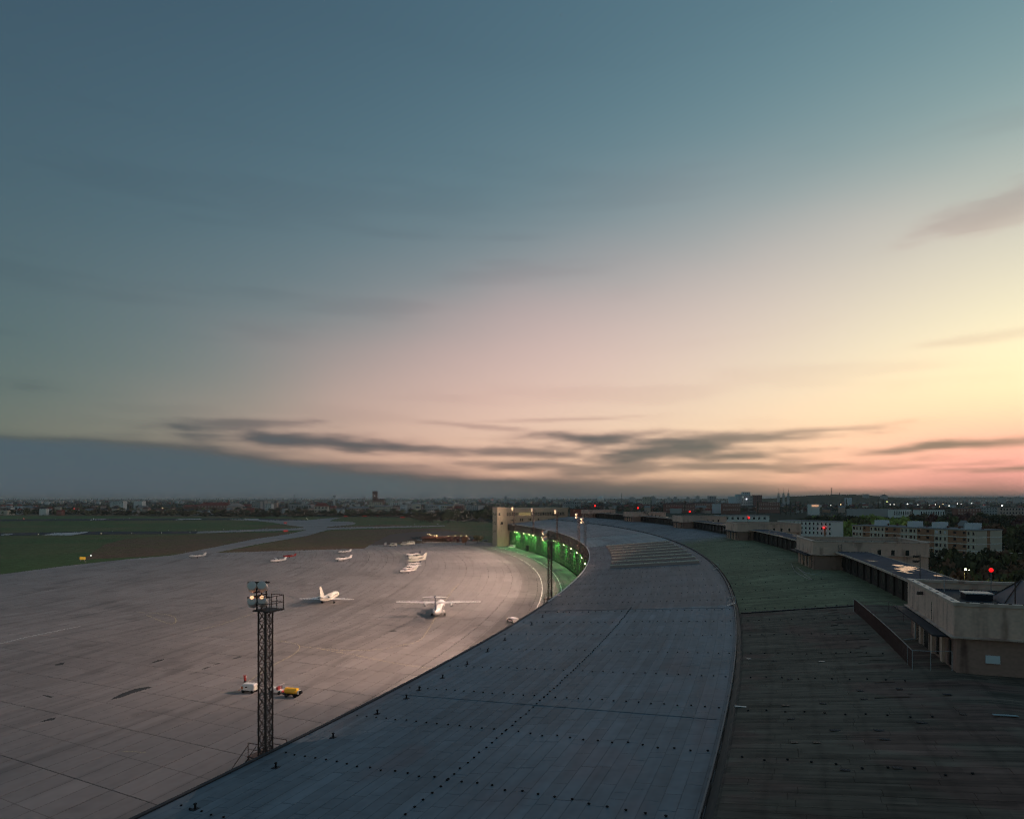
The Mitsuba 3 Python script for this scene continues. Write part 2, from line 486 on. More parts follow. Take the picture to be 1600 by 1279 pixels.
for nm, c in dict(house_white=(0.88, 0.84, 0.80), house_cream=(0.72, 0.60, 0.48), house_grey=(0.50, 0.46, 0.45), house_brick=(0.34, 0.135, 0.105), house_rose=(0.62, 0.42, 0.35), house_ochre=(0.48, 0.25, 0.16), house_blue=(0.72, 0.74, 0.78),
                  roof_red=(0.34, 0.075, 0.06), roof_dark=(0.10, 0.08, 0.08), roof_grey=(0.34, 0.31, 0.31), roof_brown=(0.18, 0.085, 0.07)).items():
    scene['mat_' + nm] = two({'type': 'diffuse', 'reflectance': rgb(*c)})

# ------------------------------------------------------------------ the setting: land, airfield, apron
def ring_disc(r0, r1, z, n=96):
    t = np.arange(n) * 2 * math.pi / n
    c = np.column_stack([np.cos(t), np.sin(t)])
    v = np.vstack([np.column_stack([c * r1, np.full(n, z)]), [[0, 0, z]]])
    i = np.arange(n)
    return v, np.stack([i, (i + 1) % n, i * 0 + n], 1)


structure('far_land', ring_disc(0, 45000.0, -0.6), 'far_land')


def px_sheet(pts, z):
    return sheet([ground(x, y) for x, y in pts], z)


field = px_sheet([(-160, 803.5), (200, 803.5), (400, 806), (560, 806.5), (640, 808), (700, 812), (770, 816), (800, 840), (800, 868), (560, 900), (300, 930), (-20, 990), (-500, 940), (-700, 830)], -0.45)
structure('airfield_grass', field, 'grass')
for q in ([(128, 873), (140, 866), (150, 858), (165, 849), (196, 841), (245, 836.5), (330, 832.5), (420, 831), (470, 830), (446, 836), (400, 842.5), (340, 854), (285, 864), (230, 868)],
          [(326, 866), (400, 851), (462, 839.5), (492, 832), (515, 828.5), (600, 825.5), (690, 824.8), (716, 830), (752, 838), (700, 845), (640, 850), (575, 858), (570, 858.5), (470, 861), (400, 863)],
          [(-160, 802.6), (100, 802.8), (230, 804), (400, 806.6), (400, 808.2), (230, 806.2), (100, 805.2), (-160, 804.8)],
          [(440, 823.3), (505, 821.6), (560, 820.8), (600, 818.5), (640, 819.5), (590, 823), (515, 824.3)],
          [(430, 819), (478, 819.6), (470, 822), (400, 826)]):
    structure('dry_grass', px_sheet(q, -0.36), 'dry_grass')
structure('worn_turf', px_sheet([(575, 852), (610, 834), (650, 830), (700, 829), (720, 832), (690, 838), (640, 842), (600, 853)], -0.33), 'worn_turf')
# taxiways and runway
for q, m in (([(268, 867), (300, 861), (345, 852), (400, 841), (440, 835.5), (466, 830.5), (478, 827.5), (480, 824.5), (470, 822.5), (445, 819), (425, 815.5), (400, 813.2), (360, 811.4), (360, 810.6), (400, 811.2), (440, 812.6), (480, 812.2), (505, 809.8), (525, 808.3), (532, 808.6), (520, 811.5), (515, 814), (545, 814.2), (557, 816.3), (552, 819), (530, 821), (512, 822.5), (509, 824), (560, 822.6), (640, 821.3), (695, 820.3), (696, 821.6), (640, 823.2), (560, 825.2), (513, 827.2), (500, 830.5), (480, 836.5), (440, 843), (400, 850), (340, 862), (318, 868)], 'taxi_concrete'),
             ([(310, 829.8), (400, 826.6), (455, 824.8), (482, 823.8), (482, 827), (455, 828.2), (400, 829.5), (306, 832.6)], 'taxi_concrete'),
             ([(-160, 833.5), (0, 832.2), (130, 829.8), (310, 829.2), (306, 833), (130, 834.4), (0, 836.2), (-160, 838)], 'asphalt'),
             ([(-160, 811.8), (0, 811), (200, 809.6), (360, 809.2), (440, 809.8), (480, 811.5), (440, 813), (360, 811.6), (200, 812.6), (0, 813.4), (-160, 814)], 'asphalt')):
    structure('taxiway', px_sheet(q, -0.28 if m == 'asphalt' else -0.2), m)
for q in ([(66, 835.4), (84, 832.4), (126, 831), (139, 829.6), (134, 831.8), (112, 835.6)], [(2, 834.6), (20, 833.6), (19, 834.6), (2, 835.6)], [(274, 811.6), (278, 810.5), (318, 809.6), (312, 811)], [(380, 811.2), (384, 810.2), (404, 810), (404, 811)], [(140, 811.6), (144, 811), (170, 810.6), (164, 811.4)]):
    structure('concrete_pad', px_sheet(q, -0.16), 'pale_slab')

from shapely.geometry import Polygon, Point
apron_edge = [ground(*q) for q in [(-160, 922), (0, 897), (100, 884), (200, 873), (310, 864), (400, 861.5), (480, 859), (570, 856.6), (577, 851.5), (640, 849.4), (668, 847.5), (652, 843.5), (640, 839.3), (660, 838), (700, 837.4), (760, 838)]]
apron_pts = [(-330, 120), (-300, -60)] + [(P(699.7, a)[0], P(699.7, a)[1]) for a in np.arange(-33, 22.1, 0.5)] + [(-40, 600)] + [(q[0], q[1]) for q in apron_edge[::-1]]
apron_poly = Polygon(apron_pts).buffer(0)
structure('apron', sheet(apron_pts, -0.06), 'tar_joint')

slabs = []
GAP = 0.065
for iu in range(-32, 6):
    for iv in range(-10, 34):
        r0, r1 = 635 + iu * SLAB_R + GAP, 635 + (iu + 1) * SLAB_R - GAP
        corners = []
        ga = math.degrees(GAP / (0.5 * (r0 + r1)))
        for r, s in ((r0, 0), (r1, 0), (r1, 1), (r0, 1)):
            a = (iv + s) * SLAB_A - 20.1 - SKEW * (r - 650) + (ga if s == 0 else -ga)
            corners.append(P(r, a)[:2])
        poly = Polygon(corners)
        if not poly.intersects(apron_poly):
            continue
        if not poly.within(apron_poly):
            poly = poly.intersection(apron_poly)
            if poly.geom_type != 'Polygon' or poly.area < 1:
                continue
        c = poly.centroid
        seen = c.y > 30 and abs(c.x / c.y) < 0.80 and (H / c.y) < 0.56
        size = poly.area * H / max(c.y, 20) ** 3 if seen else 0
        slabs.append((size, list(poly.exterior.coords)[:-1]))
slabs.sort(key=lambda s: -s[0])


def slab_mesh(mb, pts):
    pts = np.array(pts)
    if Polygon(pts).exterior.is_ccw is False:
        pts = pts[::-1]
    n = len(pts)
    h = 0.006 * rng.random()
    top = np.column_stack([pts, np.full(n, -0.004 - h)])
    low = np.column_stack([pts, np.full(n, -0.055)])
    f = [[0, i, i + 1] for i in range(1, n - 1)]
    for i in range(n):
        j = (i + 1) % n
        f += [[i + n, j + n, j], [i + n, j, i]]
    return mb.add(np.vstack([top, low]), f)


for size, pts in slabs[:300]:
    put('apron', 'slab', slab_mesh(MB(), pts).mesh(), 'slab_concrete')
mb = MB()
for size, pts in slabs[300:]:
    slab_mesh(mb, pts)
put('apron', 'slab_field', mb.mesh(), 'slab_concrete', kind='stuff')

# worn paint lines and tar repairs
LINES = [([(388, 1064), (430, 1037), (459.7, 1021), (468, 1010), (457, 1003.7), (430, 1000.5), (400, 998)], 0.16), ([(470, 1009.5), (520, 1014.5), (585, 1014.5), (627, 1007.5), (655, 1000), (672, 979), (681, 962)], 0.14),
         ([(497, 1012.5), (560, 1024), (620, 1036), (676, 1044)], 0.14), ([(690, 945), (698, 935), (705, 925), (716, 912)], 0.16), ([(0, 1005), (50, 993), (105, 982), (125, 978)], 0.3), ([(344, 1081), (365, 1081.5), (388, 1082)], 0.12),
         ([(190, 1173), (215, 1174), (228, 1175)], 0.12), ([(228, 960), (265, 974), (275, 968), (262, 960), (215, 956)], 0.2), ([(300, 985), (345, 975), (420, 950)], 0.2)]
for pts, w in LINES:
    put('apron', 'taxi_line', ribbon([ground(*q) for q in pts], w * 1.2, 0.004), 'yellow_line' if w < 0.25 else 'white_line')
for r in (682.3, 690.0):
    put('apron', 'kerb_line', ribbon([P(r - 0.02 * (a + 10) * (r < 685), a) for a in range(-16, 20, 2)], 0.35, 0.004), 'white_line')
for q in ([(171, 1093), (190, 1083), (213, 1075), (232, 1072), (238, 1073), (222, 1078), (205, 1083), (190, 1089)], [(60, 1128), (76, 1122), (88, 1120), (84, 1124)], [(232, 1036.5), (246, 1031), (258, 1028.6), (252, 1032)], [(313, 1046), (322, 1042), (330, 1041), (322, 1044)],
          [(332, 1038.5), (340, 1035.5), (346, 1034.6), (341, 1037)], [(84, 1038), (94, 1035), (101, 1034.5), (98, 1038), (90, 1039)], [(66, 1085), (76, 1086), (84, 1088), (77, 1089.5)], [(362, 1029), (374, 1025), (379, 1025), (370, 1028.5)], [(608, 985), (616, 984), (620, 985.5), (611, 986.5)]):
    put('apron', 'tar_repair', px_sheet(q, 0.003), 'tar_patch')

# ------------------------------------------------------------------ the curved hangar building
B = thing('hangar_building', 'long curved hangar building with blue grey felt canopy roof sweeping along the apron', 'hangar')


def zr(r):
    return zroof(r)


A_END = 18.0
mb = MB()
for r0, r1 in ((R_EAVE, 708.0), (708.0, 717.0), (717.0, 725.0), (725.0, R_STEP)):
    mb.arc(r0, r1, -42, A_END, -0.45, 0.0, n=140, zf=zr)
put(B, 'canopy_roof', mb.mesh(), 'canopy_felt')

# the felt strips nearest the camera are separate lengths, laid one by one
made = 0
sheets_ = []
for k in range(33):
    r0, r1 = R_EAVE + k + 0.012, R_EAVE + k + 0.988
    off = 0.42 * rng.random()
    for j in range(26):
        a0 = -26.5 + j * 0.42 + off
        a1 = a0 + 0.416
        if a1 > -16.5:
            continue
        c = P(0.5 * (r0 + r1), 0.5 * (a0 + a1), zr(0.5 * (r0 + r1)))
        if c[1] < 36 or (H - c[2]) / c[1] > 0.50:
            continue
        sheets_.append((c[1], r0, r1, a0, a1))
sheets_.sort()
for y_, r0, r1, a0, a1 in sheets_[:300]:
    lift = 0.006 + 0.010 * rng.random()
    put(B, 'felt_sheet', MB().arc(r0, r1, a0, a1, 0.001, lift, n=1, zf=zr).mesh(), 'canopy_felt')
mb = MB()
for y_, r0, r1, a0, a1 in sheets_[300:]:
    mb.arc(r0, r1, a0, a1, 0.001, 0.006 + 0.010 * rng.random(), n=1, zf=zr)
put(B, 'felt_sheets', mb.mesh(), 'canopy_felt', kind='stuff')

# eave trim, fascia with ribs, soffit and the sliding doors below
put(B, 'eave_trim', MB().arc(700.02, 700.34, -42, -15.2, 17.3, 17.62, n=60).mesh(), 'gutter')
put(B, 'eave_trim', MB().arc(700.02, 700.34, -15.19, A_END, 17.3, 17.62, n=90).mesh(), 'pale_metal')
put(B, 'fascia', MB().arc(700.06, 700.30, -42, A_END, 12.6, 17.29, n=150).mesh(), 'fascia_sheet')
mb = MB()
for a in np.arange(-41, A_END, 0.42):
    mb.arc(699.96, 700.05, a, a + 0.03, 12.7, 17.2, n=1)
put(B, 'fascia_ribs', mb.mesh(), 'dark_steel', kind='stuff')
put(B, 'soffit', MB().arc(700.31, 733.0, -42, A_END, 12.4, 12.6, n=80).mesh(), 'dark_wall')
for k in range(75):
    a = -14.0 + k * 0.43
    if a > 17.6:
        break
    d = put(B, 'hangar_door', MB().arc(700.62 + 0.14 * (k % 2), 700.80 + 0.14 * (k % 2), a, a + 0.435, 0.05, 12.38, n=1).mesh(), 'door_green')
    mb = MB()
    for t in (0.03, 0.14, 0.25, 0.36):
        mb.arc(700.54 + 0.14 * (k % 2), 700.61 + 0.14 * (k % 2), a + t, a + t + 0.012, 0.1, 12.3, n=1)
    put(d, 'frame', mb.mesh(), 'door_seam')
put(B, 'back_wall', MB().arc(732.6, 733.0, -42, A_END, 0, 12.4, n=80).mesh(), 'dark_wall')

# roof lights: eight long low monitors
for k in range(8):
    a0 = -10.35 + k * 0.90
    mb = MB()
    r0, r1 = 707.4, 730.8
    da = 0.80
    z0, h = 0.02, 0.62
    pts = []
    for r in (r0, r1):
        z = zr(r)
        s = -0.0155 * (r - r0)
        pts.append([P(r, a0 + s, z + z0), P(r, a0 + s + 0.05, z + h), P(r, a0 + s + 0.095, z + h), P(r, a0 + s + da, z + z0)])
    mb.loft([pts[1], pts[0]])
    q = put(B, 'roof_light', mb.mesh(), 'rib_glass')
    mb = MB()
    mb.frame(pts[0][1] + [0, 0, .01], pts[1][1] - pts[0][1], pts[0][2] - pts[0][1], [0, 0, 0.22])
    put(q, 'ridge_cap', mb.mesh(), 'ridge_strip')

# felt laps and joints across the roof
for a, w, m in ((-16.35, 0.03, 'canopy_felt'), (-20.72, 0.022, 'canopy_felt'), (-3.25, 0.03, 'gutter'), (1.35, 0.03, 'gutter')):
    mb = MB()
    for r in np.linspace(701, 733, 16)[:-1]:
        s = -0.0155 * (r - 717)
        mb.frame(P(r, a + s, zr(r) + 0.017), P(r + 2.1, a + s - 0.033, zr(r + 2.1) + 0.017) - P(r, a + s, zr(r) + 0.017), P(r, a + s + w, 0) - P(r, a + s, 0), [0, 0, 0.03])
    put(B, 'lap_strip', mb.mesh(), m)

# upper roof behind the step
def ripple(a0, a1, nr, na, amp):
    v, f = [], []
    rs, as_ = np.linspace(734.25, 757.6, nr), np.linspace(a0, a1, na)
    R_, A_ = np.meshgrid(rs, as_, indexing='ij')
    X = CX + R_ * np.cos(np.radians(A_))
    Y = CY + R_ * np.sin(np.radians(A_))
    Z = np.interp(R_, [734, R_TOWER, 800], [20.62, 22.74, 22.74])
    p3 = np.stack([X, Y, X * 0], -1)
    if amp:
        ph = A_ * 80 + 0.8 * meshkit.fbm(p3 * 0.1, 2, 5)
        valley = np.exp(-((((R_ - 733.7) / 3.1) % 1 - 0.5) / 0.13) ** 2)
        Z = Z + amp * (np.sin(ph) * (0.4 + meshkit.fbm(p3 * 0.8, 2, 6)) + 1.1 * (meshkit.fbm(p3 * 1.7, 3, 7) - 0.5)) - 2.2 * amp * valley + 0.05 * (meshkit.fbm(p3 * 0.15, 2, 8) - 0.5)
    else:
        Z = Z + 0.10 * (meshkit.fbm(p3 * 0.12, 3, 9) - 0.5)
    v = np.stack([X, Y, Z], -1).reshape(-1, 3)
    i, j = np.meshgrid(np.arange(nr - 1), np.arange(na - 1), indexing='ij')
    b = (i * na + j).ravel()
    return v, np.vstack([np.stack([b, b + na, b + na + 1], 1), np.stack([b, b + na + 1, b + 1], 1)])


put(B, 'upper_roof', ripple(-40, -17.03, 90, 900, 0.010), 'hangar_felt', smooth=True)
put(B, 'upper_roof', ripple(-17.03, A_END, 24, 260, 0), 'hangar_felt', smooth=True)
mb = MB()
for r in np.linspace(734.4, 750, 12)[:-1]:
    mb.frame(P(r, -17.06, zr(r) + 0.03), P(r + 1.45, -17.06 - 0.022, zr(r + 1.45) + 0.03) - P(r, -17.06, zr(r) + 0.03), P(r, -17.02, 0) - P(r, -17.06, 0), [0, 0, 0.09])
put(B, 'lap_strip', mb.mesh(), 'bitumen')
strips = []
for k in range(190):
    aa = -40 + 0.07 * (180 + k)
    if aa + 0.07 > -17.1:
        break
    r = 734.4
    first = True
    while r < 750.6:
        r2 = min(r + (4.4 * rng.uniform(0.3, 1) if first else 4.4 * rng.uniform(.9, 1.05)), 750.9)
        first = False
        if not (r2 > 748.4 and -20.7 < aa < -17.1):
            c = P(0.5 * (r + r2), aa, zr(r))
            if c[1] > 30 and c[0] / c[1] < 0.8 and (H - c[2]) / c[1] < 0.5:
                strips.append((c[1], r + .012, r2 - .012, aa + 0.001, aa + 0.069))
        r = r2
strips.sort()
for y_, r0, r1, a0, a1 in strips[:300]:
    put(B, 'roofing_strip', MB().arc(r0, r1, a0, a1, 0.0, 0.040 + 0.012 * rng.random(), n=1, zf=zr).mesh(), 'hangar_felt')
if len(strips) > 300:
    mb = MB()
    for y_, r0, r1, a0, a1 in strips[300:]:
        mb.arc(r0, r1, a0, a1, 0.0, 0.040 + 0.012 * rng.random(), n=1, zf=zr)
    put(B, 'roofing_strips', mb.mesh(), 'hangar_felt', kind='stuff')
put(B, 'gutter', MB().arc(733.72, 734.24, -42, A_END, 19.6, 20.45, n=150).mesh(), 'gutter')
put(B, 'gutter_kerb', MB().arc(733.55, 733.70, -42, A_END, 20.2, 20.86, n=150).mesh(), 'gutter')
mb = MB()
pts = [P(733.62, a, 20.98) for a in np.arange(-30, A_END, 0.35)]
for p, q in zip(pts[:-1], pts[1:]):
    mb.tube(p, q, 0.06, n=6, caps=False)
put(B, 'conductor_pipe', mb.mesh(), 'pipe_grey', smooth=40)
mb = MB()
for a in np.arange(-30, A_END, 0.35):
    mb.box(P(733.62, a, 20.92), [0.16, 0.16, 0.14])
put(B, 'pipe_brackets', mb.mesh(), 'gutter', kind='stuff')
for a in (-16.45, -12.1, -2.0, 4.5, 9.5):            # little stairs over the step
    mb = MB()
    for k in range(4):
        mb.arc(732.6 + 0.3 * k, 732.95 + 0.3 * k, a, a + 0.09, 20.5 + 0.14 * k, 20.56 + 0.14 * k, n=1)
    for aa in (a, a + 0.09):
        mb.bar(P(732.6, aa, 20.5), P(732.6, aa, 21.6), 0.05).bar(P(733.9, aa, 20.9), P(733.9, aa, 22.0), 0.05).bar(P(732.6, aa, 21.6), P(733.9, aa, 22.0), 0.05)
    put(B, 'step_stair', mb.mesh(), 'pale_metal')

# roof vents: rows of small capped pipes
VENT = mikit.ply(MB().tube([0, 0, -0.02], [0, 0, 0.05], 0.06, 0.06, 7).tube([0, 0, 0.05], [0, 0, 0.09], 0.105, 0.05, 8).mesh())
spots = []
for row in range(26):
    a = -22.9 + row * 0.8
    for k in range(29):
        r = 701.6 + k * 1.12
        spots.append((r, a - 0.0145 * (r - 717.3) + 0.01 * rng.standard_normal()))
    for k in range(14):
        r = 735.2 + k * 1.35
        if r < 748 or a > -17.2:
            spots.append((r, a - 0.0145 * (r - 717.3) - 0.02 + 0.015 * rng.standard_normal()))
for k in range(90):
    spots.append((717.3 + 0.05 * rng.standard_normal(), -23.6 + k * 0.083))
good = []
for r, a in spots:
    if -10.6 < a < -2.9 and 706 < r < 731.5:
        continue
    if r > 750.8 or (r > 748 and -20.6 < a < -17.0):
        continue
    c = P(r, a, zr(r) + (0.012 if r < 734 or a > -17.1 else 0.055))
    if c[1] > 33 and abs(c[0] / c[1]) < 0.78 and (H - c[2]) / c[1] < 0.5:
        good.append((np.hypot(*c[:2]), c))
good.sort(key=lambda g: g[0])
for d, c in good[:300]:
    put(B, 'roof_vent', VENT, 'vent_black', to_world=T().translate([float(x) for x in c]).rotate([1, 0.3, 0], float(rng.uniform(-7, 7))))
mb = MB()
for d, c in good[300:]:
    mb.tube(c, c + [0, 0, 0.10], 0.09, n=5)
put(B, 'roof_vents', mb.mesh(), 'vent_black', kind='stuff')


def on_roof(x, y):
    r = 716.0
    for _ in range(80):
        q = ground(x, y, zr(r))
        r = 0.5 * r + 0.5 * math.hypot(q[0] - CX, q[1] - CY)
    return q


for x, y in [(305, 1264), (431, 1199), (520.5, 1152), (589.6, 1115), (635, 1091), (655, 1078), (691.7, 1059), (730, 1038), (762, 1018), (789, 1000), (831, 976), (848, 964)]:
    c = on_roof(x, y)
    q = put(B, 'exhaust_pipe', MB().tube(c, c + [0, 0, 0.34], 0.07, n=8).tube(c + [0, 0, 0.34], c + [0, 0, 0.40], 0.13, 0.10, 8).mesh(), 'vent_black')
    put(q, 'flashing', MB().box(c + [0, 0, 0.02], [0.5, 0.5, 0.03], math.radians(-20)).mesh(), 'bitumen')

# loose patches and a few things lying on the dark upper roof
for x, y, w, l, m, nm, lab in [(1157, 1105, 0.9, 0.28, 'zinc', 'loose_board', 'pale board lying on the dark roof beside the gutter'), (1571, 1119, 1.5, 0.3, 'zinc', 'sheet_metal', 'pale metal sheet lying on the dark roof below the small pale sign')]:
    c = on_roof(x, y)
    solo(nm, lab, 'board', MB().box(c + [0, 0, 0.09], [w, l, 0.04], math.radians(-12)).mesh(), m)
for x, y in [(1241, 1161), (1234, 1062), (1228, 1103), (1236, 1124), (1305, 1142), (1320, 1204), (1374, 1142), (1382, 1156), (1402, 1201), (1350, 1093), (1405, 1077), (1286, 1100), (1284, 1034), (1210, 1033), (1440, 1130), (1505, 1117), (1276, 1161), (1480, 1086), (1170, 1030), (1344, 1080)]:
    c = on_roof(x, y)
    put(B, 'felt_patch', MB().box(c + [0, 0, 0.085], [0.35 + 0.4 * rng.random(), 0.3, 0.03], math.radians(-20 + 20 * rng.random())).mesh(), ['bitumen', 'bitumen', 'dark_steel', 'grey_paint', 'bitumen'][int(rng.integers(0, 5))])


# ------------------------------------------------------------------ stair towers on the roof
def wall_on_side(r0, r1, a, z0, z1, t=0.03):
    """Thin block on the radial side wall at angle a, standing proud towards the camera side."""
    da = math.degrees(t / 751)
    return MB().arc(r0, r1, a - da, a, z0, z1, n=1)


def stair_tower(a, label, w=1.36, far=False, deep=773.0):
    """a: the angle of the near corner."""
    t = thing('stair_tower', label, 'stair tower', 'plaster stair towers on the hangar roof')
    a1 = a + w
    e = 0.012
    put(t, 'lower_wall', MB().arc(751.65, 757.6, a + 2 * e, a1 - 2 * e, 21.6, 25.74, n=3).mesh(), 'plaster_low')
    put(t, 'shaft', MB().arc(757.61, deep - 0.1, a + e, a1 - e, 0, 25.74, n=3).mesh(), 'plaster')
    put(t, 'ledge', MB().arc(751.1, deep + 0.05, a - 2 * e, a1 + 2 * e, 25.75, 25.88, n=3).mesh(), 'coping')
    put(t, 'upper_wall', MB().arc(R_TOWER, deep, a, a1, 25.885, 27.75, n=3).mesh(), 'plaster')
    th, da = 0.38, math.degrees(0.38 / 760)
    put(t, 'parapet', MB().arc(R_TOWER, R_TOWER + th, a, a1, 27.752, 28.44, n=3).arc(deep - th, deep, a, a1, 27.752, 28.44, n=3).arc(R_TOWER + th, deep - th, a, a + da, 27.752, 28.44, n=1).arc(R_TOWER + th, deep - th, a1 - da, a1, 27.752, 28.44, n=1).mesh(), 'plaster')
    put(t, 'roof', MB().arc(R_TOWER + th, deep - th, a + da, a1 - da, 27.752, 27.80, n=3).mesh(), 'bitumen')
    o, oi = 0.12, 0.5
    dq, di = math.degrees(o / 760), math.degrees(oi / 760)
    put(t, 'coping', MB().arc(R_TOWER - o, R_TOWER + oi, a - dq, a1 + dq, 28.445, 28.72, n=3).arc(deep - oi, deep + o, a - dq, a1 + dq, 28.445, 28.72, n=3).arc(R_TOWER + oi, deep - oi, a - dq, a + di, 28.445, 28.72, n=1).arc(R_TOWER + oi, deep - oi, a1 - di, a1 + dq, 28.445, 28.72, n=1).mesh(), 'coping')
    # three small windows high on the side wall
    for r in (763.9, 766.4, 769.0):
        q = put(t, 'window', wall_on_side(r - 0.32, r + 0.32, a, 25.98, 27.02, 0.02).mesh(), 'void')
        put(q, 'sill', wall_on_side(r - 0.4, r + 0.4, a, 25.90, 25.975, 0.06).mesh(), 'coping')
    # door and slits in the front below the awning
    for k, (f0, f1, z0, z1) in enumerate([(0.10, 0.13, 23.0, 25.2), (0.20, 0.23, 23.0, 25.2), (0.36, 0.47, 22.75, 25.1), (0.62, 0.65, 23.0, 25.2), (0.86, 0.89, 23.0, 25.2)]):
        put(t, 'door' if k == 2 else 'slit_window', MB().arc(751.56, 751.645, a1 - w * f1, a1 - w * f0, z0, z1, n=1).mesh(), 'void')
        if k != 2:
            continue
        put(t, 'door_frame', MB().arc(751.50, 751.60, a1 - w * f1 - 0.012, a1 - w * f1, z0, z1 + .1, n=1).arc(751.50, 751.60, a1 - w * f0, a1 - w * f0 + 0.012, z0, z1 + .1, n=1).mesh(), 'coping')
    for f in (0.165, 0.29, 0.545, 0.75):
        put(t, 'pier', MB().arc(751.42, 751.645, a1 - w * (f + 0.02), a1 - w * (f - 0.02), 22.5, 25.7, n=1).mesh(), 'plaster')
    put(t, 'awning', MB().arc(750.1, 751.62, a + 0.1, a1 + 0.05, 25.52, 25.66, n=3).mesh(), 'bitumen')
    return t


TOWERS = [(-20.0, 'nearest stair tower, with sunken roof, small pale sign and fenced yard'), (-13.39, 'second stair tower, three small windows and rusty stone coping, beyond the nearest'),
          (-5.9, 'third stair tower along the roof, in front of the white office block'), (1.1, 'fourth stair tower along the roof, half way up the curve'), (8.2, 'fifth stair tower along the roof with a rusty ladder frame on top'), (14.9, 'farthest pale stair tower on the roof, below the white radar dome')]
tower_keys = [stair_tower(a, lab, 1.36 if a < 10 else 1.2) for a, lab in TOWERS]
T0 = tower_keys[0]

# the low galleries between the towers
def puddle_rough(p, n, uv):
    w = fbm(p.x * 0.35, p.y * 0.22, 3.0, 4)
    return 0.10 + 0.8 * smoothstep(0.32, 0.37, 1 - w)


def puddle_colour(p, n, uv):
    w = fbm(p.x * 0.35, p.y * 0.22, 3.0, 4)
    wet = 1 - smoothstep(0.32, 0.37, 1 - w)
    f = fbm(p.x * 1.2, p.y * 1.2, 1.0, 3)
    return mix((0.085, 0.075, 0.095), (0.035, 0.033, 0.038), wet) * (0.6 + 0.8 * f)


scene['mat_wet_felt'] = two({'type': 'principled', 'base_color': mikit.proc(puddle_colour), 'roughness': mikit.proc(puddle_rough), 'specular': 0.4})
ends = [(a, a + 1.36) for a, _ in TOWERS]
for i in range(5):
    a0, a1 = ends[i][1] + 0.005, ends[i + 1][0] - 0.02
    g = thing('roof_gallery', ['flat roofed gallery with puddles between the two nearest stair towers', 'flat roofed gallery between the second and third stair towers', 'flat roofed gallery between the third and fourth stair towers', 'flat roofed gallery between the fourth and fifth stair towers', 'flat roofed gallery running to the farthest stair tower'][i], 'gallery', 'flat roofed galleries between the stair towers')
    n = 10
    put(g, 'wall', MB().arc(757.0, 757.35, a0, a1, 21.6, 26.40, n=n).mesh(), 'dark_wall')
    put(g, 'outer_wall', MB().arc(760.9, 761.2, a0, a1, 0, 26.40, n=n).mesh(), 'plaster')
    put(g, 'roof', MB().arc(755.5, 761.5, a0, a1, 26.41, 26.60, n=n).mesh(), 'wet_felt')
    put(g, 'edge_trim', MB().arc(755.38, 755.49, a0, a1, 26.33, 26.66, n=n).mesh(), 'coping')
    put(g, 'edge_trim', MB().arc(761.51, 761.65, a0, a1, 26.33, 26.70, n=n).mesh(), 'coping')
    for k in range(14):
        aa = a0 + (a1 - a0) * (k + 0.5) / 14
        put(g, 'pier', MB().arc(756.75, 756.99, aa, aa + 0.03, 21.7, 26.38, n=1).mesh(), 'dark_wall')
        put(g, 'opening', MB().arc(756.95, 756.99, aa + 0.09, aa + 0.22, 23.4, 25.4, n=1).mesh(), 'void')

# roof fittings of the nearest tower
solo('wall_sign', 'small pale blue sign on the side wall of the nearest stair tower', 'sign', MB().arc(753.7, 754.72, -20.0 + 0.010, -20.0 + 0.0235, 23.75, 24.4, n=1).mesh(), 'house_blue')
sk = thing('skylight', 'low white topped skylight box on the sunken roof of the nearest tower', 'skylight')
c = P(755.6, -19.25, 27.81)
yaw = math.radians(-19.3)
put(sk, 'curb', MB().box(c + [0, 0, 0.28], [2.2, 1.7, 0.56], yaw).mesh(), 'bitumen')
put(sk, 'lid', MB().box(c + [0, 0, 0.62], [2.4, 1.9, 0.10], yaw).mesh(), 'pale_metal')
ps = solo('vent_pole', 'thin pale pole standing on the roof edge of the nearest tower', 'pole', MB().tube(P(752.4, -19.42, 28.72), P(752.4, -19.42, 29.9), 0.04).mesh(), 'pale_metal')
bc = thing('obstruction_light', 'red obstruction light glowing on a pole on the nearest stair tower', 'warning light', 'red obstruction lights on the roof')
c = P(757.6, -19.04, 28.0)
put(bc, 'pole', ROD, 'grey_paint', to_world=rod(c - [0, 0, 0.3], c + [0, 0, 2.2], 0.035))
put(bc, 'bracket', MB().box(c + [0, 0, 2.2], [0.3, 0.3, 0.05], yaw).mesh(), 'dark_steel')
bulb(bc, 'lens', c + [0, 0, 2.40], 0.19, (1, 0.004, 0.006), 0.5, 'red_paint')
tf = thing('frame_roof', 'grey tent shaped sheet roof with dark bracing on the nearest tower', 'roof')
b0 = [P(757.0, -19.80, 27.82), P(763.5, -19.80, 27.82), P(763.5, -19.15, 27.82), P(757.0, -19.15, 27.82)]
apex = [P(758.8, -19.65, 29.9), P(762.5, -19.65, 29.9), P(762.5, -19.35, 29.9), P(758.8, -19.35, 29.9)]
put(tf, 'sheet', MB().loft([b0, apex]).mesh(), 'frame_sheet')
for i in range(4):
    put(tf, 'brace', MB().bar(b0[i] + [0, 0, 0.0], apex[i] + [0, 0, .08], 0.09).mesh(), 'dark_steel')
    m = 0.5 * (b0[i] + b0[(i + 1) % 4])
    put(tf, 'brace', MB().bar(m + [-0.1, -0.1, 0.05], apex[i] + [-.05, -.05, .08], 0.07).mesh(), 'dark_steel')
put(tf, 'mast', MB().tube(P(756.7, -19.75, 27.82), P(756.7, -19.75, 30.3), 0.05).mesh(), 'dark_steel')
for k in range(7):
    put(T0, 'coping_bolt', MB().box(P(751.55, -19.9 + 0.19 * k, 28.76), [0.22, 0.14, 0.07], yaw).mesh(), 'dark_steel')
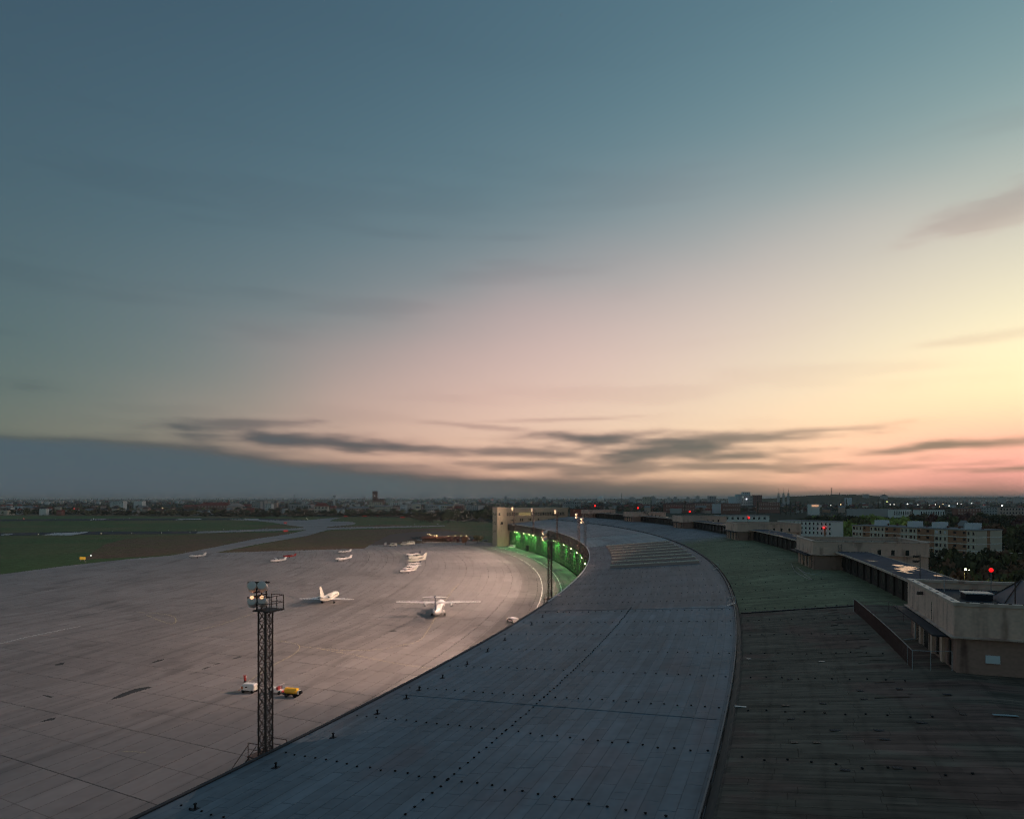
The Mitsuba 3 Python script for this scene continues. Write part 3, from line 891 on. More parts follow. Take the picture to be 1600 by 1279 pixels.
for k in range(6):
    put(T0, 'coping_bolt', MB().box(P(752.4 + 1.0 * k, -19.99, 28.76), [0.22, 0.14, 0.07], yaw).mesh(), 'dark_steel')
put(T0, 'coping_sheet', MB().arc(751.27, 751.92, -20.0, -18.64, 28.724, 28.75, n=3).mesh(), 'pale_metal')
put(T0, 'wall_joint', MB().arc(751.37, 751.395, -19.42, -19.413, 25.9, 27.7, n=1).mesh(), 'vent_black')
put(T0, 'wall_lamp', MB().box(P(751.0, -19.2, 28.1), [0.5, 0.35, 0.3], yaw).mesh(), 'dark_steel')
put(T0, 'drain_pipe', MB().tube(P(751.3, -18.95, 25.5), P(751.3, -18.95, 22.95), 0.08).tube(P(751.3, -18.95, 22.95), P(750.2, -18.95, 22.8), 0.08).mesh(), 'pale_metal')
# unlit floodlight pole on the gallery roof
fp = thing('floodlight_pole', 'dark pole with two unlit floodlights on the gallery beside the nearest tower', 'floodlight')
c = P(757.0, -17.2, 26.6)
put(fp, 'pole', ROD, 'dark_steel', to_world=rod(c, c + [0, 0, 3.4], 0.05))
for h_ in (3.15, 2.5):
    put(fp, 'lamp_head', MB().box(c + [-0.55, 0, h_], [0.62, 0.45, 0.28], 0.2).box(c + [-0.15, 0, h_], [0.3, 0.06, 0.06]).mesh(), 'dark_steel')
solo('antenna_rod', 'thin dark antenna rod beside the unlit floodlight pole', 'antenna', MB().tube(P(758.6, -17.3, 26.6), P(758.6, -17.3, 29.2), 0.03).mesh(), 'dark_steel')
# ladder on the second tower, rusty frame on the fifth
mb = MB()
for r in (756.1, 756.8):
    mb.bar(P(r, -13.43, 25.9), P(r, -13.43, 28.0), 0.06)
    mb.bar(P(r, -13.43, 28.0), P(r, -13.36, 28.0), 0.06)
for z in np.arange(26.1, 28.0, 0.3):
    mb.bar(P(756.1, -13.43, z), P(756.8, -13.43, z), 0.04)
put(tower_keys[1], 'ladder', mb.mesh(), 'dark_steel')
mb = MB()
for k in range(4):
    mb.bar(P(757 + 1.2 * k, 8.2, 28.7 - 1.0 * (k % 2)), P(758.2 + 1.2 * k, 8.2, 28.7 + 1.4 - 1.0 * (k % 2)), 0.25)
mb.bar(P(757, 8.2, 29.6), P(762, 8.2, 27.0), 0.3)
put(tower_keys[4], 'ladder_frame', mb.mesh(), 'dark_steel')
# obstruction lights on the further towers
for i, (a, r) in enumerate([(-13.0, 758.0), (-5.4, 757.0), (1.6, 757.0), (8.8, 757.5), (15.2, 758.0)]):
    if i == 0:
        continue
    bc = thing('obstruction_light', ['', 'small red obstruction light above the third stair tower', 'small red obstruction light above the fourth stair tower', 'small red obstruction light above the fifth stair tower', 'small red obstruction light left of the radar dome'][i], 'warning light', 'red obstruction lights on the roof')
    c = P(r, a, 28.7)
    put(bc, 'pole', ROD, 'grey_paint', to_world=rod(c, c + [0, 0, 1.3 + 0.4 * i], 0.05))
    bulb(bc, 'lens', c + [0, 0, 1.4 + 0.4 * i], 0.26 + 0.1 * i, (1, 0.006, 0.008), 0.6, 'red_paint')

# fenced yard before the nearest tower
fn = thing('roof_fence', 'rusty mesh fence with pale posts around the roof yard of the nearest tower', 'fence')
line = [P(748.6, a, zr(748.6)) for a in np.linspace(-17.4, -19.88, 17)]
for i, p in enumerate(line):
    put(fn, 'post', ROD, 'pale_metal' if i in (0, 15, 16) else 'rust_mesh', to_world=rod(p - [0, 0, 0.02], p + [0, 0, 1.75], 0.028))
for i, (p, q) in enumerate(zip(line[:-1], line[1:])):
    mb = MB()
    d = q - p
    for t in np.linspace(0.03, 0.97, 16):
        mb.tube(p + d * t + [0, 0, 0.06], p + d * t + [0, 0, 1.66], 0.014, n=3, caps=False)
    for z in np.linspace(0.1, 1.6, 6):
        mb.tube(p + [0, 0, z], q + [0, 0, z], 0.010, n=3, caps=False)
    put(fn, 'mesh_panel', mb.mesh(), 'rust_mesh')
    put(fn, 'top_rail', ROD, 'pale_metal', to_world=rod(p + [0, 0, 1.72], q + [0, 0, 1.72], 0.022))
for p, q in ((line[-1], P(749.9, -19.92, zr(749.9))), (P(749.9, -19.92, zr(749.9)), P(751.4, -19.95, zr(751.4)))):
    put(fn, 'top_rail', ROD, 'pale_metal', to_world=rod(p + [0, 0, 1.72], q + [0, 0, 1.72], 0.022))
    put(fn, 'post', ROD, 'pale_metal', to_world=rod(q - [0, 0, 0.02], q + [0, 0, 1.72], 0.028))
rf = thing('pipe_railing', 'low rusty pipe railing inside the fenced yard, behind the mesh fence', 'railing')
q0 = [P(749.2, -17.5, 22.6), P(752.6, -17.45, 22.74), P(752.6, -18.05, 22.74), P(749.2, -18.2, 22.6)]
for i in range(4):
    put(rf, 'post', ROD, 'rust_mesh', to_world=rod(q0[i], q0[i] + [0, 0, 1.3], 0.03))
    for z in (0.7, 1.3):
        put(rf, 'rail', ROD, 'rust_mesh', to_world=rod(q0[i] + [0, 0, z], q0[(i + 1) % 4] + [0, 0, z], 0.025))
# cables lying on the green roof before the second tower
for k, pts in enumerate([[(1236, 880), (1243, 893), (1258, 902), (1269, 906)], [(1245, 886), (1256, 896), (1268, 905)], [(1250, 890), (1262, 896), (1280, 896), (1292, 890)]]):
    c = [on_roof(x, y) + [0, 0, 0.06] for x, y in pts]
    mb = MB()
    sm = smooth_line(c, 6)
    for p, q in zip(sm[:-1], sm[1:]):
        mb.tube(p, q, 0.035, n=5, caps=False)
    put('hangar_building', 'roof_cable', mb.mesh(), 'pale_metal')

# ------------------------------------------------------------------ the block that ends the curve
E_ = thing('terminal_block', 'stone faced end block with lit window row at the far end of the hangars', 'building')
put(E_, 'wall', MB().arc(697.5, 752, 18.25, 20.6, 0, 28.9, n=2).mesh(), 'block_stone')
put(E_, 'cornice', MB().arc(697.2, 752.3, 18.21, 20.64, 28.91, 29.7, n=2).mesh(), 'block_stone')
put(E_, 'tower', MB().arc(690.8, 697.4, 17.9, 18.95, 0, 29.8, n=2).mesh(), 'block_stone')
put(E_, 'tower_cornice', MB().arc(690.5, 697.7, 17.86, 18.99, 29.81, 30.3, n=2).mesh(), 'coping')


def facade_window(r0, r1, z0, z1, lit=False):
    q = put(E_, 'window', MB().arc(r0, r1, 18.232, 18.249, z0, z1, n=1).mesh(), 'void', **({'emitter': glow((1, 0.72, 0.25), 0.06)} if lit else {}))
    put(q, 'sill', MB().arc(r0 - .12, r1 + .12, 18.225, 18.249, z0 - 0.2, z0 - 0.02, n=1).mesh(), 'coping')


for k in range(34):
    r0 = 700.0 + 1.45 * k
    facade_window(r0, r0 + 0.72, 23.6, 26.2, 7 <= k <= 13)
for r0 in (703.2, 704.2, 705.4, 706.6, 711.0, 712.6, 718, 719.4, 726):
    facade_window(r0, r0 + 0.8, 19.4, 21.6 if r0 > 710 else 20.3)
for z in (10.5, 17.0, 24.0):
    put(E_, 'tower_window', MB().arc(690.70, 690.795, 18.15, 18.27, z, z + 2.0, n=1).arc(690.70, 690.795, 18.55, 18.67, z, z + 2.0, n=1).mesh(), 'void')
put(E_, 'tower_window', MB().arc(693.6, 695.4, 17.88, 17.899, 17.0, 19.0, n=1).mesh(), 'void')
put(E_, 'tower_window', MB().arc(692, 693.2, 17.88, 17.899, 24.0, 26.0, n=1).mesh(), 'void')
r_ = thing('roof_house', 'dark red clad roof house at the far end beyond the pale stair towers', 'roof house')
put(r_, 'wall', MB().arc(753, 772, 17.6, 18.1, 20, 28.6, n=1).mesh(), 'house_brick')
put(r_, 'roof', MB().arc(752.6, 772.4, 17.55, 18.15, 28.61, 29.0, n=1).mesh(), 'roof_dark')
# radar dome
rd = thing('radar_dome', 'white spherical radar dome on a dark trestle above the farthest tower', 'radar dome')
c = along(938.5, 640, 780.5)
put(rd, 'dome', trimesh.creation.icosphere(subdivisions=2, radius=3.3).apply_translation(c), 'house_white')
mb = MB()
for i in range(4):
    b = math.pi / 4 + i * math.pi / 2
    mb.bar([c[0] + 2.4 * math.cos(b), c[1] + 2.4 * math.sin(b), 26.0], [c[0] + 2.0 * math.cos(b), c[1] + 2.0 * math.sin(b), c[2] - 2.4], 0.5)
mb.box([c[0], c[1], c[2] - 3.5], [5, 5, 0.5])
put(rd, 'trestle', mb.mesh(), 'dark_steel')
put(rd, 'base', MB().box([c[0], c[1], 13.0], [9, 9, 26]).mesh(), 'house_brick')

# ------------------------------------------------------------------ lamps under the eave
for k, a in enumerate([16.3, 15.8, 14.3, 13.1, 12.2, 10.2, 9.8, 7.2, 6.6, 4.4, 2.1, 0.1, -2.1, -4.3]):
    lab = 'greenish floodlight bracketed under the eave, shining down the hangar doors'
    lm = thing('door_lamp', lab, 'lamp', 'greenish lamps under the hangar eave')
    c = P(698.9, a, 12.15)
    put(lm, 'bracket', MB().bar(P(700.0, a, 12.7), c + [0, 0, 0.45], 0.09).mesh(), 'dark_steel')
    put(lm, 'hood', MB().tube(c + [0, 0, 0.32], c + [0, 0, 0.46], 0.40, 0.16, 8).mesh(), 'dark_steel')
    bulb(lm, 'bulb', c, 0.27, (0.75, 1.0, 0.35), 2.2)
    scene[f'door_beam_{k:03d}'] = {'type': 'spot', 'cutoff_angle': 86, 'beam_width': 50, 'to_world': T().look_at(origin=[float(q) for q in c - [0, 0, 0.4]], target=[float(q) for q in P(699.8, a, 0)], up=[1, 0, 0]), 'intensity': {'type': 'rgb', 'value': [float(q) for q in DOOR_TINT * DOOR_LAMP * (0.7 + 0.6 * rng.random())]}}

# ------------------------------------------------------------------ floodlight masts along the eave
def flood(pos, aim, power, cut=52, beam=3):
    k = numbered('flood_beam')
    scene[k] = {'type': 'spot', 'to_world': T().look_at(origin=[float(q) for q in pos], target=[float(q) for q in aim], up=[0, 0, 1]), 'cutoff_angle': cut, 'beam_width': beam,
                'intensity': {'type': 'rgb', 'value': [float(q) for q in FLOOD_TINT * power]}}


def mast(a, label, power, near=False, lit=True):
    t = thing('floodlight_mast', label, 'floodlight mast', 'lattice floodlight masts along the eave')
    c = P(698.6, a, 0)
    er = np.array([math.cos(math.radians(a)), math.sin(math.radians(a)), 0])
    et = np.array([-er[1], er[0], 0])
    s, z0, z1, zp = 0.38, 12.8, 28.4, 16.7
    leg = [(-s, -s), (s, -s), (s, s), (-s, s)]

    def at(i, j, z):
        return c + er * i + et * j + np.array([0, 0, z])
    for i, j in leg:
        put(t, 'leg', UNIT, 'dark_steel', to_world=placed(at(i, j, z0) - er * .05 - et * .05, er * .1, et * .1, [0, 0, z1 - z0]))
    nb = 18
    mb = MB()
    for k in range(nb):
        za, zb = z0 + (z1 - z0) * k / nb, z0 + (z1 - z0) * (k + 1) / nb
        for m in range(4):
            p, q = leg[m], leg[(m + 1) % 4]
            for e, (u, v) in enumerate((((p, za), (q, zb)), ((q, za), (p, zb)), ((p, zb), (q, zb)))):
                if e == 1 and k % 2 == 0 and m % 2:
                    pass
                A, C_ = at(*u[0], u[1]), at(*v[0], v[1])
                if near:
                    put(t, 'brace', MB().bar(A, C_, 0.045 if e < 2 else 0.05).mesh(), 'dark_steel')
                else:
                    mb.bar(A, C_, 0.05)
    if not near:
        put(t, 'lattice', mb.mesh(), 'dark_steel')
    # ladder inside, platform, railing
    mb = MB()
    for j in (-.2, .2):
        mb.bar(at(s - .12, j, z0), at(s - .12, j, z1), 0.05)
    for z in np.arange(z0 + .2, z1, 0.35):
        mb.bar(at(s - .12, -.2, z), at(s - .12, .2, z), 0.035)
    put(t, 'ladder', mb.mesh(), 'dark_steel')
    put(t, 'platform', MB().frame(at(-0.55, -0.85, z1), er * 1.75, et * 1.7, [0, 0, 0.10]).mesh(), 'dark_steel')
    mb = MB()
    corners = [at(-0.1, -0.8, z1 + .1), at(1.15, -0.8, z1 + .1), at(1.15, 0.8, z1 + .1), at(-0.1, 0.8, z1 + .1)]
    up = np.array([0, 0, 1.15])
    for i in range(3):
        for z in (0.55, 1.12):
            mb.bar(corners[i] + [0, 0, z], corners[i + 1] + [0, 0, z], 0.045)
    for i in range(4):
        mb.bar(corners[i], corners[i] + up, 0.05)
    m = 0.5 * (corners[1] + corners[2])
    mb.bar(m, m + up, 0.045)
    put(t, 'railing', mb.mesh(), 'dark_steel')
    mb = MB()
    for j in (-.55, .55, 0):
        mb.bar(at(-0.4, j, z1), at(-0.4, j, z1 + 2.3), 0.08)
    for z in (1.2, 1.5):
        mb.bar(at(-0.5, -.75, z1 + z), at(-0.5, .75, z1 + z), 0.10)
    put(t, 'lamp_frame', mb.mesh(), 'dark_steel')
    # bracket stairs at the foot
    mb = MB()
    mb.frame(at(-1.1, -0.9, zp - .1), er * 2.6, et * 1.8, [0, 0, .1])
    for j in (-.85, .85):
        mb.bar(at(-1.0, j, zp), at(-1.0, j, zp + 1.1), 0.05).bar(at(1.4, j, zp), at(1.4, j, zp + 1.1), 0.05).bar(at(-1.0, j, zp + 1.1), at(1.4, j, zp + 1.1), 0.05).bar(at(-1.0, j, zp + .6), at(1.4, j, zp + .6), 0.04)
    put(t, 'foot_platform', mb.mesh(), 'dark_steel')
    mb = MB()
    for k in range(8):
        mb.frame(at(-0.9, -1.1 - 0.28 * k, zp - 0.2 - 0.2 * k), er * 0.8, et * 0.2, [0, 0, .04])
    for i in (-.9, -.1):
        mb.bar(at(i, -.9, zp - .1), at(i, -3.2, zp - 1.75), 0.06).bar(at(i, -.9, zp + 1.0), at(i, -3.2, zp - .65), 0.045).bar(at(i, -3.2, zp - 1.75), at(i, -3.2, zp - .65), 0.045)
    put(t, 'stair', mb.mesh(), 'dark_steel')
    mb = MB()
    for j in (-.45, .45):
        mb.bar(at(s, j, zp - .05), P(700.2, a, 0) + et * j + [0, 0, zp - .05], 0.09).bar(at(s, j, z0 + .1), P(700.2, a, 0) + et * j + [0, 0, z0 + .1], 0.12)
    put(t, 'wall_bracket', mb.mesh(), 'dark_steel')
    # four drum floodlights, two over two, aimed out over the apron
    for row, dz in ((0, 1.95), (1, 0.72)):
        for j in (-.52, .52):
            if near:                # the nearest mast lights the far apron: its lamps look along the building
                side = er * 0.82 + et * 0.57
                o = at(0, 0, z1 + dz) + side * (j * 0.72 - 0.62)
                d = (et * 0.82 - er * 0.57) * 0.93 + np.array([0, 0, -0.36])
            else:
                side, o, d = et, at(-0.95, j, z1 + dz), -er * 0.88 + np.array([0, 0, -0.475])
            u = np.cross(d, side)
            ring = np.arange(12) * math.pi / 6
            def circ(cen, rr):
                return [cen + (u * math.cos(x) + side * math.sin(x)) * rr for x in ring]
            h = put(t, 'floodlight', MB().loft([circ(o - d * .46, .20), circ(o - d * .42, .35), circ(o + d * .1, .41), circ(o + d * .4, .42), circ(o + d * .4, .385), circ(o + d * .12, .36)], caps=True).mesh(), 'drum', smooth=40)
            put(h, 'visor', MB().frame(o + d * .40 + u * -.48 - side * .5 if u[2] < 0 else o + d * .40 + u * .48 - side * .5, d * .42 + np.array([0, 0, -.02]), side * 1.0, (u if u[2] > 0 else -u) * .03).mesh(), 'dark_steel')
            if lit:
                hot = row == 1 or not near
                lens = MB().loft([circ(o + d * .125, .35), circ(o + d * .16, .35)]).mesh()
                put(h, 'lens', lens, 'lamp_glass', emitter=glow((1, .66, .34), 2.4 if hot else 0.5))
                if near and row:
                    bulb(h, 'bulb', o - d * .40 + (u if u[2] > 0 else -u) * .25, .16, (1, .50, .25), .28)
                if not near:
                    bulb(h, 'bulb', o + d * .36, .26, (1, .60, .28), 1.5)
    if lit:
        head = at(-1.75, 0, z1 + 1.3)
        for da, k_ in ((13.0, .62 if a < 8 else .1), (1.0, .5), (-8.0, .4 if a > -10 else .2)):
            flood(head, P(590, a + da, z1 + 1.3 - 11.0), power * k_)
        flood(head, P(670, a, 0), power * 0.10 if not near else power * 0.12, 84, 2)
    return t


MASTS = [(-21.77, 'nearest lattice floodlight mast, four drum lamps on top, before the open apron', 0.105), (-14.4, 'lattice floodlight mast standing before the green lit doors, second nearest', 1.3), (-6.3, 'lattice floodlight mast where the eave curves away, below the small lit lamp, third nearest', 1.2),
         (-1.0, 'fourth lattice floodlight mast from the camera, two lamps glowing above the dark fascia', 1.15), (6.1, 'fifth lattice floodlight mast from the camera, in front of the far canopy roof', 1.1), (12.0, 'sixth lattice floodlight mast from the camera, in front of the row of dark windows', 1.0), (16.4, 'farthest lattice floodlight mast, in front of the lit windows of the end block', 0.3)]
for i, (a, lab, pw) in enumerate(MASTS):
    mast(a, lab, FLOOD * pw, near=i == 0)

# ------------------------------------------------------------------ aircraft
def craft(key, loc, yaw):
    """Returns a function that places local points (x forward, y left, z up) in the world."""
    cs, sn = math.cos(yaw), math.sin(yaw)
    loc = np.asarray(loc, float)

    def w(p):
        p = np.asarray(p, float)
        return np.stack([loc[0] + p[..., 0] * cs - p[..., 1] * sn, loc[1] + p[..., 0] * sn + p[..., 1] * cs, loc[2] + p[..., 2]], -1)
    return w


def body(w, stations, n=20):
    """stations: (x, half width, half height, centre height)."""
    t = np.arange(n) * 2 * math.pi / n
    return MB().loft([w(np.column_stack([np.full(n, x), hw * np.cos(t), zc + hh * np.sin(t)])) for x, hw, hh, zc in stations]).mesh()


def foil(w, root, tip, rc, tc, thick=0.12, vertical=False, n=10):
    """Wing panel from root to tip leading-edge points with chords rc and tc."""
    t = np.linspace(0, 1, n)
    yt = 5 * (0.2969 * np.sqrt(t) - 0.126 * t - 0.3516 * t ** 2 + 0.2843 * t ** 3 - 0.1015 * t ** 4)
    prof = np.vstack([np.column_stack([t, yt]), np.column_stack([t[-2:0:-1], -yt[-2:0:-1]])])
    rings = []
    for (le, c) in ((root, rc), (tip, tc)):
        x = le[0] - prof[:, 0] * c
        h = prof[:, 1] * c * thick
        rings.append(w(np.column_stack([x, le[1] + (h if vertical else 0 * h), le[2] + (0 * h if vertical else h)])))
    return MB().loft(rings).mesh()


def wheel(key, w, x, y, r, width=0.22):
    q = put(key, 'wheel', MB().tube(w([x, y - width / 2, r]), w([x, y + width / 2, r]), r, n=14).mesh(), 'tyre', smooth=40)
    return q


def airliner(loc, yaw):
    k = thing('turboprop_airliner', 'white high wing turboprop airliner with dark fin seen from behind on the apron', 'airplane')
    w = craft(k, loc, yaw)
    z = 2.3
    put(k, 'fuselage', body(w, [(13.4, .05, .05, z - .25), (13.1, .45, .45, z - .22), (12.3, .95, .95, z - .1), (11.0, 1.3, 1.3, z), (9.5, 1.43, 1.43, z + .05), (-4.5, 1.43, 1.43, z + .05), (-8.5, 1.15, 1.1, z + .35), (-11.5, .62, .62, z + .75), (-13.4, .22, .3, z + 1.0), (-13.8, .05, .08, z + 1.05)]), 'white_paint', smooth=40)
    put(k, 'cockpit_window', body(w, [(12.55, .72, .28, z + .50), (12.0, 1.0, .34, z + .62), (11.5, 1.0, .30, z + .78)], 14), 'screen_dark')
    for s in (1, -1):
        put(k, 'wing', foil(w, (1.9, .1 * s, z + 1.75), (1.35, 13.5 * s, z + 1.95), 2.75, 1.45, .21), 'white_paint', smooth=40)
        put(k, 'tailplane', foil(w, (-12.1, 0, z + 5.5), (-12.6, 3.65 * s, z + 5.5), 1.9, 1.1, .12), 'white_paint', smooth=40)
        y = 4.05 * s
        e = put(k, 'engine', body(lambda p: w(np.asarray(p) + [0, y, 0]), [(4.2, .30, .30, z + 1.35), (3.9, .48, .5, z + 1.3), (2.2, .55, .62, z + 1.3), (-.6, .5, .5, z + 1.35), (-2.1, .14, .16, z + 1.4)], 14), 'white_paint', smooth=40)
        put(e, 'exhaust', body(lambda p: w(np.asarray(p) + [0, y + .35 * s, 0]), [(-.2, .2, .2, z + 1.1), (-1.0, .22, .22, z + 1.0)], 10), 'vent_black')
        put(e, 'spinner', body(lambda p: w(np.asarray(p) + [0, y, 0]), [(4.75, .03, .03, z + 1.35), (4.5, .18, .18, z + 1.35), (4.2, .25, .25, z + 1.35)], 10), 'grey_paint')
        for b in range(4):
            an = b * math.pi / 2 + .4
            tip = np.array([4.4, y + 1.95 * math.cos(an), z + 1.35 + 1.95 * math.sin(an)])
            put(e, 'blade', MB().bar(w([4.4, y, z + 1.35]), w(tip), 0.26, 0.06).mesh(), 'vent_black')
        put(k, 'gear_pod', body(lambda p: w(np.asarray(p) + [0, 1.35 * s, 0]), [(2.6, .05, .05, z - 1.1), (1.6, .5, .42, z - 1.1), (-1.2, .5, .42, z - 1.1), (-2.6, .05, .05, z - 1.1)], 12), 'white_paint', smooth=40)
        for dy in (-.2, .2):
            wheel(k, w, -.2, 2.05 * s + dy, .43)
        put(k, 'gear_leg', MB().tube(w([-.2, 1.5 * s, 1.0]), w([-.2, 2.05 * s, .43]), .1).mesh(), 'grey_paint')
        # cabin windows
        for i in range(18):
            put(k, 'window', UNIT, 'screen_dark', to_world=placed(w([8.2 - .75 * i, 1.425 * s - .012, z + .3]), w([.26, 0, 0]) - w([0, 0, 0]), w([0, .03, 0]) - w([0, 0, 0]), [0, 0, .36]))
    put(k, 'fin', foil(w, (-8.9, 0, z + 1.0), (-12.0, 0, z + 5.6), 4.4, 2.1, .12, True), 'navy_paint', smooth=40)
    put(k, 'fin_bullet', body(w, [(-11.6, .05, .05, z + 5.55), (-12.2, .22, .22, z + 5.55), (-14.2, .16, .16, z + 5.55), (-14.9, .03, .03, z + 5.55)], 10), 'navy_paint')
    put(k, 'nose_gear', MB().tube(w([10.6, 0, z - 1.0]), w([10.6, 0, .35]), .08).mesh(), 'grey_paint')
    wheel(k, w, 10.6, .18, .33)
    wheel(k, w, 10.6, -.18, .33)
    return k


def jet(loc, yaw):
    k = thing('business_jet', 'cream white business jet with rear engines and tall fin parked left of the airliner', 'airplane')
    w = craft(k, loc, yaw)
    z = 2.05
    put(k, 'fuselage', body(w, [(10.6, .04, .04, z - .3), (10.2, .34, .34, z - .26), (9.2, .78, .75, z - .12), (7.8, 1.1, 1.08, z + .05), (6.0, 1.2, 1.2, z + .1), (-3.0, 1.2, 1.2, z + .1), (-6.0, .95, .95, z + .3), (-8.2, .55, .6, z + .5), (-9.5, .25, .32, z + .6), (-9.7, .05, .05, z + .6)]), 'cream_paint', smooth=40)
    put(k, 'cockpit_window', body(w, [(9.0, .6, .2, z + .38), (8.5, .85, .28, z + .55), (8.0, .85, .26, z + .72)], 14), 'screen_dark')
    for s in (1, -1):
        put(k, 'wing', foil(w, (2.9, .6 * s, z - .75), (-2.3, 9.65 * s, z - .25), 4.1, 1.15, .11), 'white_paint', smooth=40)
        put(k, 'tailplane', foil(w, (-7.2, .2 * s, z + 1.25), (-8.9, 3.6 * s, z + 1.0), 2.0, .9, .10), 'white_paint', smooth=40)
        e = put(k, 'engine', body(lambda p: w(np.asarray(p) + [0, 1.75 * s, 0]), [(-2.4, .48, .48, z + .75), (-2.6, .56, .56, z + .75), (-4.4, .58, .58, z + .75), (-5.9, .42, .42, z + .75)], 16), 'cream_paint', smooth=40)
        put(e, 'nozzle', body(lambda p: w(np.asarray(p) + [0, 1.75 * s, 0]), [(-5.85, .36, .36, z + .75), (-6.3, .33, .33, z + .75)], 14), 'vent_black')
        put(k, 'pylon', MB().frame(w([-5.4, 1.0 * s, z + .68]), w([2.2, 0, 0]) - w([0, 0, 0]), w([0, .5 * s, 0]) - w([0, 0, 0]), [0, 0, .14]).mesh(), 'cream_paint')
        wheel(k, w, -1.2, 2.15 * s + .16, .36)
        wheel(k, w, -1.2, 2.15 * s - .16, .36)
        put(k, 'gear_leg', MB().tube(w([-1.2, 2.1 * s, z - .8]), w([-1.2, 2.15 * s, .36]), .09).mesh(), 'grey_paint')
        for i in range(8):
            put(k, 'window', UNIT, 'screen_dark', to_world=placed(w([5.4 - .95 * i, 1.19 * s - .012, z + .28]), w([.32, 0, 0]) - w([0, 0, 0]), w([0, .03, 0]) - w([0, 0, 0]), [0, 0, .36]))
    put(k, 'fin', foil(w, (-5.2, 0, z + .9), (-8.5, 0, z + 4.9), 3.9, 1.9, .11, True), 'cream_paint', smooth=40)
    put(k, 'nose_gear', MB().tube(w([8.0, 0, z - .9]), w([8.0, 0, .28]), .07).mesh(), 'grey_paint')
    wheel(k, w, 8.0, .13, .26)
    wheel(k, w, 8.0, -.13, .26)


airliner([-23.5, 217.0, 0.0], math.radians(91.5))
jet([-65.6, 243.5, 0.0], math.radians(87))


def light_plane(label, x, y, yaw, scale, high, twin, paint, fin_paint, belly=None, group=None):
    k = thing('small_airplane', label, 'airplane', group)
    g = ground(x, y)
    w0 = craft(k, g, math.radians(yaw))
    w = lambda p: w0(np.asarray(p, float) * scale)
    z = 1.15
    put(k, 'fuselage', body(w, [(3.9, .06, .06, z), (3.6, .36, .36, z), (2.4, .55, .55, z + .02), (1.0, .62, .68, z + .1), (-.8, .58, .62, z + .12), (-2.6, .30, .34, z + .18), (-4.2, .10, .14, z + .26)], 14), paint, smooth=40)
    put(k, 'canopy', body(w, [(1.9, .42, .05, z + .55), (1.2, .52, .32, z + .58), (-.4, .5, .32, z + .56), (-1.4, .36, .08, z + .5)], 12), 'screen_dark', smooth=40)
    if belly:
        put(k, 'belly_stripe', body(w, [(3.3, .42, .18, z - .24), (1.0, .64, .24, z - .28), (-1.8, .44, .18, z - .08)], 12), belly)
    wz = z + .78 if high else z - .42
    for s in (1, -1):
        put(k, 'wing', foil(w, (1.4, .3 * s, wz), (1.15, 5.4 * s, wz + (.1 if high else .42)), 1.35, .9, .12, n=7), paint, smooth=40)
        put(k, 'tailplane', foil(w, (-3.3, 0, z + .35), (-3.6, 1.8 * s, z + .35), 1.0, .65, .1, n=6), paint)
        if twin:
            e = put(k, 'engine', body(lambda p: w(np.asarray(p) + [0, 1.85 * s, 0]), [(2.8, .16, .16, wz + .12), (2.5, .34, .34, wz + .1), (1.0, .36, .34, wz + .1), (-.4, .1, .1, wz + .1)], 10), paint, smooth=40)
            for b in range(2):
                an = b * math.pi + .6
                put(e, 'blade', MB().bar(w([2.75, 1.85 * s, wz + .12]), w([2.75, 1.85 * s + .9 * math.cos(an), wz + .12 + .9 * math.sin(an)]), .14, .04).mesh(), 'vent_black')
        wheel(k, w, -.1, 1.2 * s, .24 * scale, .2)
        put(k, 'gear_leg', MB().tube(w([-.1, 1.1 * s if not high else .4 * s, z - .4]), w([-.1, 1.2 * s, .25]), .06 * scale).mesh(), 'grey_paint')
    if not twin:
        for b in range(2):
            an = b * math.pi + .9
            put(k, 'blade', MB().bar(w([3.85, 0, z]), w([3.85, .95 * math.cos(an), z + .95 * math.sin(an)]), .16, .05).mesh(), 'vent_black')
    put(k, 'fin', foil(w, (-2.7, 0, z + .3), (-3.9, 0, z + 1.75), 1.6, .85, .1, True, n=6), fin_paint, smooth=40)
    wheel(k, w, 2.7, 0, .2 * scale, .16)


LP = [('white light airplane with a dark tail fin, rearmost of the parked row', 645, 869, 196, 1.45, False, True, 'white_paint', 'navy_paint', 'navy_paint'), ('cream light airplane with a tall pale fin, second from the back of the parked row', 651, 874, 204, 1.75, False, True, 'cream_paint', 'cream_paint', None),
      ('pale light airplane with the longest tail, third from the back of the parked row', 650, 879, 204, 1.65, True, True, 'cream_paint', 'cream_paint', None), ('white light airplane with dark belly and fin in mid row', 647, 883, 200, 1.15, False, False, 'white_paint', 'navy_paint', 'navy_paint'),
      ('white light airplane with grey fin, third from the front of the row', 646, 887, 202, 1.25, False, True, 'white_paint', 'grey_paint', None), ('white light airplane with red stripe, second in the parked row', 640, 891, 202, 1.25, False, False, 'white_paint', 'white_paint', 'red_paint'),
      ('white high wing light airplane nearest the camera in the parked row', 637, 895, 203, 1.3, True, False, 'white_paint', 'cream_paint', None),
      ('white light airplane with dark shaded wings parked alone near the grass edge', 538, 864.5, 194, 1.3, False, False, 'white_paint', 'white_paint', 'navy_paint'), ('white light airplane with a slender upswept fin parked below the lone one', 536, 876, 208, 1.5, False, True, 'white_paint', 'white_paint', None),
      ('white light airplane parked beside the red one', 434, 878.5, 205, 1.35, True, False, 'white_paint', 'white_paint', None), ('red light airplane parked just behind a white one', 452, 871, 190, 1.15, False, False, 'red_paint', 'red_paint', None),
      ('small white airplane alone at the far left of the apron', 308, 871.5, 196, 1.45, False, False, 'white_paint', 'white_paint', None)]
